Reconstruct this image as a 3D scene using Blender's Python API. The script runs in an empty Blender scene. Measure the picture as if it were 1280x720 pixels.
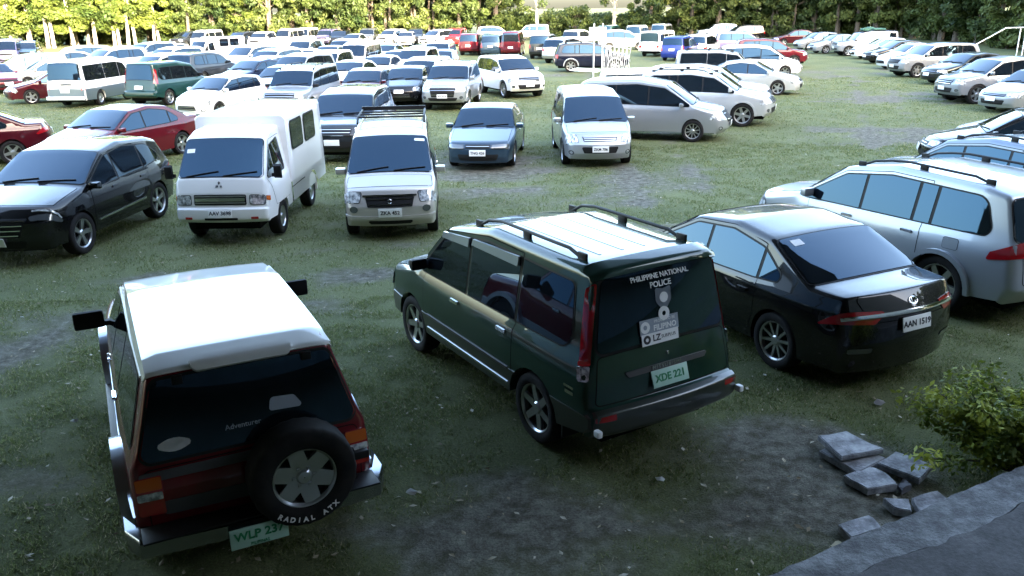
import bpy, bmesh, math, random
import numpy as np
from mathutils import Matrix, Vector
random.seed(7); rnd = random.Random(11)
S = bpy.context.scene
COL = S.collection
R = math.radians
# ---------------------------------------------------------------- camera, sky, sun, exposure
F_PX, PITCH, ROLL, CAM_H = 1042.0, R(18.61), R(-0.79), 3.79
cam = bpy.data.cameras.new('camera'); camo = bpy.data.objects.new('camera', cam); COL.objects.link(camo)
cam.sensor_width = 36; cam.lens = 36 * F_PX / 1280; cam.clip_start = .05; cam.clip_end = 3000
camo.matrix_world = Matrix.Translation((0, 0, CAM_H)) @ Matrix.Rotation(R(90) - PITCH, 4, 'X') @ Matrix.Rotation(ROLL, 4, 'Z')
S.camera = camo
SUN_EL, SUN_AZ = R(13), R(30)          # sun stands behind the camera, a little to the right
w = bpy.data.worlds.new('World'); S.world = w; w.use_nodes = True
nt = w.node_tree; bg = nt.nodes['Background']
sky = nt.nodes.new('ShaderNodeTexSky'); sky.sky_type = 'NISHITA'; sky.sun_disc = False
sky.sun_elevation = SUN_EL; sky.sun_rotation = math.pi - SUN_AZ
sky.air_density = .9; sky.dust_density = 4.0; sky.ozone_density = .8
nt.links.new(sky.outputs[0], bg.inputs[0]); bg.inputs[1].default_value = .15
sl = bpy.data.lights.new('sun', 'SUN'); so = bpy.data.objects.new('sun', sl); COL.objects.link(so)
sl.energy = 2.2; sl.angle = R(.5); sl.color = (1, .86, .62)
sdir = Vector((math.sin(SUN_AZ) * math.cos(SUN_EL), -math.cos(SUN_AZ) * math.cos(SUN_EL), math.sin(SUN_EL)))
so.rotation_euler = sdir.to_track_quat('Z', 'Y').to_euler()
S.view_settings.view_transform = 'Standard'; S.view_settings.look = 'None'
S.view_settings.exposure = 4.1; S.view_settings.gamma = 1
S.cycles.max_bounces = 6; S.cycles.caustics_reflective = False; S.cycles.caustics_refractive = False

def ground_at(px, py, z=0.0):
    """photo pixel -> world point on the horizontal plane at height z"""
    a0, b0 = px - 640, py - 360
    c, s = math.cos(ROLL), math.sin(ROLL)
    a = a0 * c + b0 * s; b = -a0 * s + b0 * c
    X = a / F_PX; v = b / F_PX
    dy = math.cos(PITCH) - v * math.sin(PITCH); dz = -math.sin(PITCH) - v * math.cos(PITCH)
    t = (z - CAM_H) / dz
    return Vector((X * t, dy * t, z))

# ---------------------------------------------------------------- materials
MATS = {}
def mat(name, col, rough=.5, metal=0, coat=0, spec=.5, emit=None):
    if name in MATS: return MATS[name]
    m = bpy.data.materials.new(name); m.use_nodes = True
    b = m.node_tree.nodes['Principled BSDF']
    b.inputs['Base Color'].default_value = (*col, 1); b.inputs['Roughness'].default_value = rough
    b.inputs['Metallic'].default_value = metal; b.inputs['Coat Weight'].default_value = coat
    b.inputs['Coat Roughness'].default_value = .04
    b.inputs['Specular IOR Level'].default_value = spec
    MATS[name] = m; return m
def N(m): return m.node_tree.nodes
def L(m, a, b): m.node_tree.links.new(a, b)
def noise(m, scale, detail=4, rough=.55, coord='Object', dist=0):
    tc = N(m).new('ShaderNodeTexCoord'); n = N(m).new('ShaderNodeTexNoise')
    n.inputs['Scale'].default_value = scale; n.inputs['Detail'].default_value = detail
    n.inputs['Roughness'].default_value = rough; n.inputs['Distortion'].default_value = dist
    L(m, tc.outputs[coord], n.inputs['Vector']); return n
def ramp(m, src, stops):
    r = N(m).new('ShaderNodeValToRGB'); e = r.color_ramp.elements
    while len(e) < len(stops): e.new(.5)
    for k, (p, c) in enumerate(stops):
        e[k].position = p; e[k].color = (*c, 1) if len(c) == 3 else c
    L(m, src, r.inputs[0]); return r
def mix(m, fac, a, b, mode='MIX'):
    x = N(m).new('ShaderNodeMix'); x.data_type = 'RGBA'; x.blend_type = mode
    for i, v in ((0, fac), (6, a), (7, b)):
        if hasattr(v, 'is_linked') or hasattr(v, 'links'): L(m, v, x.inputs[i])
        elif isinstance(v, (int, float)): x.inputs[i].default_value = v
        else: x.inputs[i].default_value = (*v, 1)
    return x.outputs[2]
def bump(m, src, strength, dist=.02):
    b = N(m).new('ShaderNodeBump'); b.inputs['Strength'].default_value = strength; b.inputs['Distance'].default_value = dist
    L(m, src, b.inputs['Height']); L(m, b.outputs[0], N(m)['Principled BSDF'].inputs['Normal'])
def paint(name, col, metal=.0, rough=.38):
    """car paint: flake base under a clear coat, with a little dust and orange peel"""
    if name in MATS: return MATS[name]
    m = mat(name, col, rough, metal, 1.0, .5 if metal > .3 else .08)
    b = N(m)['Principled BSDF']
    n = noise(m, 2.3, 6, .6); dust = ramp(m, n.outputs[0], [(.45, (0, 0, 0)), (.9, (.035, .035, .035))])
    c = mix(m, dust.outputs[0], col, (.20, .18, .15)); L(m, c, b.inputs['Base Color'])
    rr = ramp(m, n.outputs[0], [(.4, (.015, .015, .015)), (.85, (.07, .07, .07))]); L(m, rr.outputs[0], b.inputs['Coat Roughness'])
    return m
GLASS = mat('tinted_glass', (.006, .008, .011), .03, 0, 0, 1.0); GLASS.node_tree.nodes['Principled BSDF'].inputs['IOR'].default_value = 1.44; GLASS.node_tree.nodes['Principled BSDF'].inputs['Specular Tint'].default_value = (.34, .66, 1.0, 1)
n_ = noise(GLASS, 1.7, 5, .6); r_ = ramp(GLASS, n_.outputs[0], [(.45, (.01, .01, .01)), (.9, (.06, .06, .06))]); L(GLASS, r_.outputs[0], N(GLASS)['Principled BSDF'].inputs['Roughness'])
TRIM = mat('black_trim', (.009, .009, .010), .5, 0, 0, .25)
GAP = mat('seam_shadow', (.006, .006, .006), .9, 0, 0, .1)
UNDER = mat('underbody', (.008, .008, .007), .95, 0, 0, .05)
CHROME = mat('chrome', (.75, .76, .78), .12, 1)
RIM = mat('alloy', (.52, .53, .55), .28, .9)
RIMD = mat('dark_alloy', (.10, .10, .11), .35, .8)
TYRE = mat('tyre_rubber', (.012, .012, .013), .8, 0, 0, .2)
n_ = noise(TYRE, 9, 5); c_ = mix(TYRE, ramp(TYRE, n_.outputs[0], [(.4, (0, 0, 0)), (.75, (.5, .5, .5))]).outputs[0], (.010, .010, .011), (.035, .030, .026)); L(TYRE, c_, N(TYRE)['Principled BSDF'].inputs['Base Color'])
LAMP = mat('clear_lamp', (.55, .58, .60), .08, .25, 1)
n_ = noise(LAMP, 14, 3, .6); L(LAMP, ramp(LAMP, n_.outputs[0], [(.38, (.16, .17, .18)), (.5, (.5, .53, .56)), (.62, (.9, .92, .94))]).outputs[0], N(LAMP)['Principled BSDF'].inputs['Base Color'])
LAMPD = mat('smoked_lamp', (.12, .13, .14), .08, .5, 1)
RED = mat('red_lens', (.30, .006, .010), .1, 0, 1)
AMBER = mat('amber_lens', (.50, .10, .010), .15, 0, 1)
WHITE = mat('white_plastic', (.72, .73, .73), .4)
PLATE = mat('plate_white', (.80, .81, .80), .35, 0, .5)
PLATEG = mat('plate_green_white', (.42, .64, .55), .35, 0, .5)
INK = mat('plate_ink', (.02, .02, .03), .5)
INKG = mat('plate_green_ink', (.02, .22, .09), .5)
STK = mat('sticker_white', (.85, .85, .85), .6)
STKG = mat('sticker_grey', (.30, .34, .40), .6)
STKR = mat('sticker_red', (.35, .03, .03), .6)
CLAD = mat('grey_cladding', (.06, .06, .062), .55)

# ---------------------------------------------------------------- small mesh helpers
def to_mesh(bm, name, mats, smooth=True, ang=32):
    me = bpy.data.meshes.new(name)
    bmesh.ops.recalc_face_normals(bm, faces=bm.faces)
    bm.to_mesh(me); bm.free()
    for m in (mats if isinstance(mats, (list, tuple)) else [mats]): me.materials.append(m)
    if smooth:
        me.polygons.foreach_set('use_smooth', [True] * len(me.polygons))
        me.set_sharp_from_angle(angle=R(ang))
    return me
def box(bm, c, s, rot=None, bev=0):
    r = bmesh.ops.create_cube(bm, size=1)
    M = Matrix.Translation(c) @ (rot.to_4x4() if rot else Matrix()) @ Matrix.Diagonal((*s, 1))
    bmesh.ops.transform(bm, matrix=M, verts=r['verts'])
    if bev:
        ed = list({e for v in r['verts'] for e in v.link_edges})
        bmesh.ops.bevel(bm, geom=ed, offset=bev, segments=2, affect='EDGES', profile=.6)
def lathe(bm, prof, n=28, axis='Y', wob=None):
    rings = []
    for k, (r, y) in enumerate(prof):
        ring = []
        for i in range(n):
            a = 2 * math.pi * i / n; rr = r * (wob(k, i) if wob else 1)
            ring.append(bm.verts.new((rr * math.cos(a), y, rr * math.sin(a)) if axis == 'Y' else (rr * math.cos(a), rr * math.sin(a), y)))
        rings.append(ring)
    for A, B in zip(rings, rings[1:]):
        for i in range(n): bm.faces.new((A[i], A[(i + 1) % n], B[(i + 1) % n], B[i]))
    return rings
def tube(bm, pts, rad, n=8, cap=True):
    pts = [Vector(p) for p in pts]; rings = []
    if not isinstance(rad, (list, tuple)): rad = [rad] * len(pts)
    for i, p in enumerate(pts):
        d = (pts[min(i + 1, len(pts) - 1)] - pts[max(i - 1, 0)]).normalized()
        a = d.orthogonal().normalized() if i == 0 else (pa - d * pa.dot(d)).normalized()
        pa = a; b = d.cross(a)
        rings.append([bm.verts.new(p + (a * math.cos(2 * math.pi * k / n) + b * math.sin(2 * math.pi * k / n)) * rad[i]) for k in range(n)])
    for A, B in zip(rings, rings[1:]):
        for k in range(n): bm.faces.new((A[k], A[(k + 1) % n], B[(k + 1) % n], B[k]))
    if cap:
        bm.faces.new(rings[0][::-1]); bm.faces.new(rings[-1])
def text_mesh(txt, size, m, ext=.002, bold=0.0, space=1.0):
    cu = bpy.data.curves.new('lettering', 'FONT'); cu.body = txt; cu.size = size; cu.extrude = ext
    cu.align_x = 'CENTER'; cu.align_y = 'CENTER'; cu.offset = bold; cu.space_character = space; cu.resolution_u = 3
    o = bpy.data.objects.new('tmp_text', cu); COL.objects.link(o)
    dg = bpy.context.evaluated_depsgraph_get(); dg.update()
    me = bpy.data.meshes.new_from_object(o.evaluated_get(dg)); me.name = 'lettering'
    COL.objects.unlink(o); bpy.data.objects.remove(o); bpy.data.curves.remove(cu)
    me.materials.clear(); me.materials.append(m); return me
def fillet(pts, closed=True, step=None):
    """pts (x, z, r, *extra): rounded corners -> list of tuples (x, z, *extra)"""
    n = len(pts); out = []
    for i, p in enumerate(pts):
        r = p[2] if len(p) > 2 else 0; ex = tuple(p[3:])
        if (not closed and i in (0, n - 1)) or r <= 0: out.append((p[0], p[1]) + ex); continue
        a = Vector(pts[i - 1][:2]); b = Vector(p[:2]); c = Vector(pts[(i + 1) % n][:2])
        u = a - b; v = c - b; lu, lv = u.length, v.length; u.normalize(); v.normalize()
        ang = math.acos(max(-1, min(1, u.dot(v)))); 
        if ang > math.pi - .02: out.append((p[0], p[1]) + ex); continue
        t = min(r / math.tan(ang / 2), lu * .48, lv * .48); rr = t * math.tan(ang / 2)
        cen = b + (u + v).normalized() * (rr / math.sin(ang / 2))
        s0 = b + u * t - cen; s1 = b + v * t - cen; th = s0.angle_signed(s1)
        k = max(2, int(abs(th) / .30) + 1)
        for j in range(k + 1):
            an = -th * j / k; q = Vector((s0.x * math.cos(an) - s0.y * math.sin(an), s0.x * math.sin(an) + s0.y * math.cos(an)))
            out.append((cen.x + q.x, cen.y + q.y) + ex)
    return out
def clip_poly(poly, nx, nz, d):
    """keep nx*x+nz*z <= d"""
    out = []
    for i in range(len(poly)):
        a, b = poly[i - 1], poly[i]; fa = nx * a[0] + nz * a[1] - d; fb = nx * b[0] + nz * b[1] - d
        if (fa <= 0) != (fb <= 0):
            t = fa / (fa - fb); out.append((a[0] + (b[0] - a[0]) * t, a[1] + (b[1] - a[1]) * t))
        if fb <= 0: out.append((b[0], b[1]))
    return out
def inflate(poly, d):
    n = len(poly); ar = sum(poly[i - 1][0] * poly[i][1] - poly[i][0] * poly[i - 1][1] for i in range(n))
    sg = 1 if ar > 0 else -1; out = []
    for i in range(n):
        a, b, c = Vector(poly[i - 1][:2]), Vector(poly[i][:2]), Vector(poly[(i + 1) % n][:2])
        e1 = (b - a); e2 = (c - b)
        if e1.length < 1e-6: e1 = e2
        if e2.length < 1e-6: e2 = e1
        n1 = Vector((e1.y, -e1.x)).normalized() * sg; n2 = Vector((e2.y, -e2.x)).normalized() * sg
        m_ = (n1 + n2); 
        if m_.length < 1e-6: m_ = n1
        m_.normalize(); k = d / max(.45, m_.dot(n1)); out.append((b.x + m_.x * k, b.y + m_.y * k))
    return out
def rpoly(x0, z0, x1, z1, r=.03): return fillet([(x0, z0, r), (x1, z0, r), (x1, z1, r), (x0, z1, r)])

# ---------------------------------------------------------------- a car as a shaped shell
class Shell:
    def __init__(c, **k):
        d = dict(W=1.7, belt=.95, tum=.28, shoulder=.018, sill=.26, r=.32, tw=.2, xf=1.3, xr=-1.3, arch=.06, kf=.22, kr=.14, crown=.05, pf=.16, pr=.10, roof_ref=1.2)
        d.update(k); c.__dict__.update(d)
        pts = fillet([(p[0], p[1], p[2], p[3]) for p in c.prof], closed=False)
        P = []
        for a, b in zip(pts, pts[1:]):
            l = math.hypot(b[0] - a[0], b[1] - a[1]); n = max(1, int(l / .11 + .5))
            for j in range(n): P.append([a[q] + (b[q] - a[q]) * j / n for q in range(3)])
        P.append(list(pts[-1])); P = np.array(P)
        keep = np.r_[True, np.hypot(*(np.diff(P[:, :2], axis=0)).T) > 1e-4]; P = P[keep]
        c.P = P[:, :2]; c.R = P[:, 2]
        seg = np.hypot(*np.diff(c.P, axis=0).T); c.S = np.r_[0, np.cumsum(seg)]
        t = np.gradient(c.P, c.S, axis=0); t /= np.linalg.norm(t, axis=1)[:, None]
        nin = np.stack([-t[:, 1], t[:, 0]], 1)       # left of travel; travel front-bottom, over the roof, to the rear
        # travel goes up the nose then back: interior lies on the left when x falls
        ns = np.zeros_like(nin)
        for i, s in enumerate(c.S):
            wgt = np.exp(-((c.S - s) / .11) ** 2); ns[i] = (nin * wgt[:, None]).sum(0)
        c.nin = ns / np.linalg.norm(ns, axis=1)[:, None]; c.nex = nin
        c.xmax = c.P[:, 0].max(); c.xmin = c.P[:, 0].min()
        c.pf0 = c.xf - .45; c.pr0 = c.xr + .25
        c.ymax = c.W / 2
    def Y(c, x, z):
        sf = min(1, max(0, (x - c.pf0) / (c.xmax - c.pf0))); sr = min(1, max(0, (c.pr0 - x) / (c.pr0 - c.xmin)))
        plan = 1 - c.pf * sf ** 2.6 - c.pr * sr ** 2.6
        e = (z - .66) / .36; sec = 1 - .022 * e * e if z < c.belt else 1 - .022 * ((c.belt - .66) / .36) ** 2
        y = c.W / 2 * plan * sec
        t = min(1, max(0, (z - c.belt + .025) / .05)); y -= c.shoulder * t * t * (3 - 2 * t)
        if z > c.belt: y -= (z - c.belt) * c.tum
        return y
    def warp(c, x, y, z):
        q = (y / c.ymax) ** 2
        t = min(1, max(0, (z - .45) / .6)); zz = z - c.crown * q * t * t * (3 - 2 * t)
        s = max(0, (x - .2) / (c.xmax - .2)); x2 = x - c.kf * q * s * s
        s = max(0, (-.6 - x) / (-.6 - c.xmin)); x2 += c.kr * q * s * s
        return Vector((x2, y, zz))
    def at(c, s):
        s = min(c.S[-1], max(0, s))
        f = lambda a: np.interp(s, c.S, a)
        return f(c.P[:, 0]), f(c.P[:, 1]), f(c.nin[:, 0]), f(c.nin[:, 1]), f(c.R)
    def F(c, s, u, off=0):
        x, z, nx, nz, r = c.at(s); sg = 1 if u >= 0 else -1; a = abs(u)
        ix, iz = x + nx * r, z + nz * r; wd = c.Y(ix, iz); f = wd - r
        if a <= f: px, pz, py = x - nx * off, z - nz * off, a
        elif a < f + r * math.pi / 2:
            t = (a - f) / r; rr = r + off
            px, pz, py = ix - nx * rr * math.cos(t), iz - nz * rr * math.cos(t), f + rr * math.sin(t)
        else:
            e = a - f - r * math.pi / 2; px, pz = ix + nx * e, iz + nz * e; py = c.Y(px, pz) + off
        return c.warp(px, sg * py, pz)
    def flat(c, s):
        x, z, nx, nz, r = c.at(s); return c.Y(x + nx * r, z + nz * r) - r, r
    # lookups of the profile arc length
    def sF(c, z):
        for i in range(len(c.S) - 1):
            if c.P[i, 1] <= z <= c.P[i + 1, 1]: return c.S[i] + (c.S[i + 1] - c.S[i]) * (z - c.P[i, 1]) / max(1e-6, c.P[i + 1, 1] - c.P[i, 1])
        return 0
    def sR(c, z):
        for i in range(len(c.S) - 1, 0, -1):
            if c.P[i, 1] <= z <= c.P[i - 1, 1]: return c.S[i] - (c.S[i] - c.S[i - 1]) * (z - c.P[i, 1]) / max(1e-6, c.P[i - 1, 1] - c.P[i, 1])
        return c.S[-1]
    def sT(c, x):
        i0 = int(np.argmax(c.P[:, 0]))
        for i in range(i0, len(c.S) - 1):
            if c.P[i + 1, 0] <= x <= c.P[i, 0]: return c.S[i] + (c.S[i + 1] - c.S[i]) * (c.P[i, 0] - x) / max(1e-6, c.P[i, 0] - c.P[i + 1, 0])
        return c.S[-1]
    def side_outline(c):
        inn = [(c.P[i, 0] + c.nin[i, 0] * c.R[i], c.P[i, 1] + c.nin[i, 1] * c.R[i]) for i in range(len(c.S))]
        low = []
        for xw in (c.xr, c.xf):
            ra = c.r + c.arch; h = c.sill - c.r; a0 = math.asin(max(-1, min(1, h / ra)))
            for k in range(13):
                a = math.pi - a0 - (math.pi - 2 * a0) * k / 12; low.append((xw + ra * math.cos(a), c.r + ra * math.sin(a)))
        return inn, low
    def grid_cut(c, bm, stepx=.13, zs=None):
        zs = zs if zs is not None else sorted(set([.3, .42, .54, .66, .78, .88, c.belt - .03, c.belt + .03, c.belt + .16, c.belt + .32, c.belt + .5, c.belt + .68]))
        x = -3.0
        while x < 3.0:
            bmesh.ops.bisect_plane(bm, geom=bm.verts[:] + bm.edges[:] + bm.faces[:], dist=1e-5, plane_co=(x, 0, 0), plane_no=(1, 0, 0)); x += stepx
        for z in zs:
            bmesh.ops.bisect_plane(bm, geom=bm.verts[:] + bm.edges[:] + bm.faces[:], dist=1e-5, plane_co=(0, 0, z), plane_no=(0, 0, 1))
    def body(c, m):
        bm = bmesh.new(); n = len(c.S); K = 8; A = 4; rows = []
        for i in range(n):
            x, z = c.P[i]; nx, nz = c.nin[i]; r = c.R[i]; ix, iz = x + nx * r, z + nz * r; wd = c.Y(ix, iz); f = wd - r
            row = []
            for k in range(-K // 2, K // 2 + 1): row.append((x, f * k / (K // 2), z))
            for a in range(1, A + 1):
                t = a / A * math.pi / 2; q = (ix - nx * r * math.cos(t), f + r * math.sin(t), iz - nz * r * math.cos(t))
                row.append(q); row.insert(0, (q[0], -q[1], q[2]))
            rows.append([bm.verts.new(q) for q in row])
        for a, b in zip(rows, rows[1:]):
            for k in range(len(a) - 1): bm.faces.new((a[k], a[k + 1], b[k + 1], b[k]))
        lay = bm.faces.layers.int.new('sd'); inn, low = c.side_outline()
        for sg, idx in ((1, -1), (-1, 0)):
            vs = [rw[idx] for rw in rows] + [bm.verts.new((x, sg * c.Y(x, z), z)) for x, z in low]
            fc = bm.faces.new(vs if sg > 0 else vs[::-1]); fc[lay] = sg
        sidef = [f for f in bm.faces if f[lay] != 0]
        # cut only the sides (and whatever shares their rim)
        x = -3.0
        for st in range(60):
            x = -3.0 + .11 * st
            g = [f for f in bm.faces if f[lay] != 0]; g += list({e for f in g for e in f.edges}) + list({v for f in g for v in f.verts})
            bmesh.ops.bisect_plane(bm, geom=g, dist=1e-5, plane_co=(x, 0, 0), plane_no=(1, 0, 0))
        for z in sorted(set([.3, .42, .54, .66, .78, .88, c.belt - .03, c.belt + .03, c.belt + .2, c.belt + .45])):
            g = [f for f in bm.faces if f[lay] != 0]; g += list({e for f in g for e in f.edges}) + list({v for f in g for v in f.verts})
            bmesh.ops.bisect_plane(bm, geom=g, dist=1e-5, plane_co=(0, 0, z), plane_no=(0, 0, 1))
        for v in bm.verts:
            sf = [f[lay] for f in v.link_faces if f[lay] != 0]
            if sf: v.co.y = sf[0] * c.Y(v.co.x, v.co.z)
        lip = [e for e in bm.edges if len(e.link_faces) == 1 and e.link_faces[0][lay] != 0]
        ex = bmesh.ops.extrude_edge_only(bm, edges=lip)
        for v in ex['geom']:
            if isinstance(v, bmesh.types.BMVert): v.co.y *= .90
        for v in bm.verts: v.co = c.warp(*v.co)
        return to_mesh(bm, 'body', m, ang=38)
    def _finish(c, bm, thick, mapf, off, name, m):
        """bm holds a flat sheet; map with mapf(co, off); give it an edge of depth thick"""
        if thick:
            be = [e for e in bm.edges if len(e.link_faces) == 1]
            ex = bmesh.ops.extrude_edge_only(bm, edges=be)
            skirt = {v for v in ex['geom'] if isinstance(v, bmesh.types.BMVert)}
        else: skirt = set()
        for v in bm.verts: v.co = mapf(v.co, off - thick if v in skirt else off)
        return to_mesh(bm, name, m, ang=35)
    def side(c, poly, sg, off, name, m, thick=0, step=.13):
        bm = bmesh.new(); bm.faces.new([bm.verts.new((p[0], 0, p[1])) for p in poly])
        c.grid_cut(bm, step)
        return c._finish(bm, thick, lambda co, o: c.warp(co.x, sg * (c.Y(co.x, co.z) + o), co.z), off, name, m)
    def side_band(c, z0, z1, sg, off, name, m, thick=0):
        inn, low = c.side_outline(); bm = bmesh.new()
        bm.faces.new([bm.verts.new((p[0], 0, p[1])) for p in inn + low])
        for z, no in ((z0, -1), (z1, 1)):
            bmesh.ops.bisect_plane(bm, geom=bm.verts[:] + bm.edges[:] + bm.faces[:], dist=1e-5, plane_co=(0, 0, z), plane_no=(0, 0, no), clear_outer=True)
        c.grid_cut(bm)
        return c._finish(bm, thick, lambda co, o: c.warp(co.x, sg * (c.Y(co.x, co.z) + o), co.z), off, name, m)
    def strip(c, poly, off, name, m, thick=0, step=.09):
        """poly in (s, u)"""
        bm = bmesh.new(); bm.faces.new([bm.verts.new((p[0], p[1], 0)) for p in poly])
        s0, s1 = min(p[0] for p in poly), max(p[0] for p in poly); u0, u1 = min(p[1] for p in poly), max(p[1] for p in poly)
        for s in c.S:
            if s0 < s < s1: bmesh.ops.bisect_plane(bm, geom=bm.verts[:] + bm.edges[:] + bm.faces[:], dist=1e-5, plane_co=(s, 0, 0), plane_no=(1, 0, 0))
        k = max(1, int((u1 - u0) / step))
        for j in range(1, k):
            bmesh.ops.bisect_plane(bm, geom=bm.verts[:] + bm.edges[:] + bm.faces[:], dist=1e-5, plane_co=(0, u0 + (u1 - u0) * j / k, 0), plane_no=(0, 1, 0))
        return c._finish(bm, thick, lambda co, o: c.F(co.x, co.y, o), off, name, m)
    def cross(c, s, frac=1.0, m=0.0):
        """lateral coordinate: frac of the full flat+corner width minus m"""
        f, r = c.flat(s); return (f + r * math.pi / 2) * frac - m
    def panel(c, sa, sb, fa, fb, ma=0, mb=0, rad=.04):
        ua, ub = c.cross(sa, fa, ma), c.cross(sb, fb, mb)
        return fillet([(sa, -ua, rad), (sa, ua, rad), (sb, ub, rad), (sb, -ub, rad)])
    def frame(c, s, u, off=0):
        o = c.F(s, u, off); e = 1e-3; n_ = (c.F(s, u, off + .01) - o).normalized()
        t = (c.F(s + e, u, off) - c.F(s - e, u, off)); t = t if t.z > 0 else -t
        up = (t - n_ * t.dot(n_)).normalized(); rt = up.cross(n_)
        M = Matrix.Identity(4)
        for i, v in enumerate((rt, up, n_)): M.col[i][:3] = v
        M.col[3][:3] = o; return M

# ---------------------------------------------------------------- wheels
WH = {}
def wheel_meshes(r, tw, style, big=False):
    key = (round(r, 3), round(tw, 3), style, big)
    if key in WH: return WH[key]
    rr = r * (.68 if style not in ('old6', 'steel') else .58); n = 56 if big else 30
    bm = bmesh.new(); h = tw / 2
    sh = (lambda k, i: .985 if (k in (4, 5, 8, 9) and i % 2) else 1) if big else None
    lathe(bm, [(.02, -h * .2), (rr * .95, -h * .25), (rr, -h * .9), (r * .93, -h), (r * .985, -h * .85), (r, -h * .62), (r, -h * .1), (r, h * .1), (r, h * .62), (r * .985, h * .85), (r * .93, h), (rr * 1.07, h * .96), (rr, h * .82), (rr * .97, h * .25), (rr * .4, h * .12), (.02, h * .1)], n, wob=sh)
    ty = to_mesh(bm, 'wheel', TYRE, ang=50)
    bm = bmesh.new()
    lathe(bm, [(rr * .93, h * .30), (rr * .93, h * .72), (rr * .985, h * .88), (rr * 1.02, h * .90), (rr * 1.02, h * .7)], n)
    spec = dict(old6=(6, .30, .26), six=(6, .17, .14), five=(5, .2, .15), ten=(10, .085, .06), twin=(5, .09, .07), steel=(8, .5, .5))[style]
    ns, w0, w1 = spec
    def spoke(a, sa, sb, w0, w1):
        ca, sn = math.cos(a), math.sin(a); cb, sb_ = math.cos(a + sb), math.sin(a + sb)
        pts = []
        for rad, wd, y, an in ((rr * .14, w0 * rr, h * .62, a), (rr * .5, (w0 + w1) / 2 * rr, h * .66, a + sb * .5), (rr * .95, w1 * rr, h * .74, a + sb)):
            dx, dz = math.cos(an), math.sin(an)
            for q in (-1, 1): pts.append((rad * dx - q * wd * dz, rad * dz + q * wd * dx, y))
        fr = [bm.verts.new((p[0], p[2], p[1])) for p in pts]; bk = [bm.verts.new((p[0] * 1.0, p[2] - h * .3, p[1])) for p in pts]
        for A in (0, 2):
            bm.faces.new((fr[A], fr[A + 1], fr[A + 3], fr[A + 2]))
            bm.faces.new((fr[A], fr[A + 2], bk[A + 2], bk[A])); bm.faces.new((fr[A + 1], bk[A + 1], bk[A + 3], fr[A + 3]))
    for k in range(ns):
        a = 2 * math.pi * k / ns + .3
        if style == 'twin': spoke(a - .13, 0, .02, w0, w1); spoke(a + .13, 0, -.02, w0, w1)
        else: spoke(a, 0, 0, w0, w1)
    lathe(bm, [(rr * .26, h * .3), (rr * .26, h * .66), (rr * .2, h * .78), (.004, h * .80)], 14)
    if style == 'old6':
        for k in range(6):
            a = 2 * math.pi * k / 6; box(bm, (rr * .33 * math.cos(a), h * .7, rr * .33 * math.sin(a)), (.02, h * .14, .02))
    rm = to_mesh(bm, 'rim', RIM if style != 'twin' else RIM, ang=30)
    WH[key] = (ty, rm); return WH[key]
def mirror_mesh(sx, sy, sz, m):
    bm = bmesh.new(); box(bm, (0, 0, 0), (sx, sy, sz), bev=min(sx, sz) * .28)
    box(bm, (-.01, -sy * .55, -sz * .3), (sx * .4, sy * .5, sz * .25))
    for v in bm.verts:
        if v.co.x > 0: v.co.z *= .8; v.co.y = v.co.y * .9
    return to_mesh(bm, 'side_mirror', m)

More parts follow.
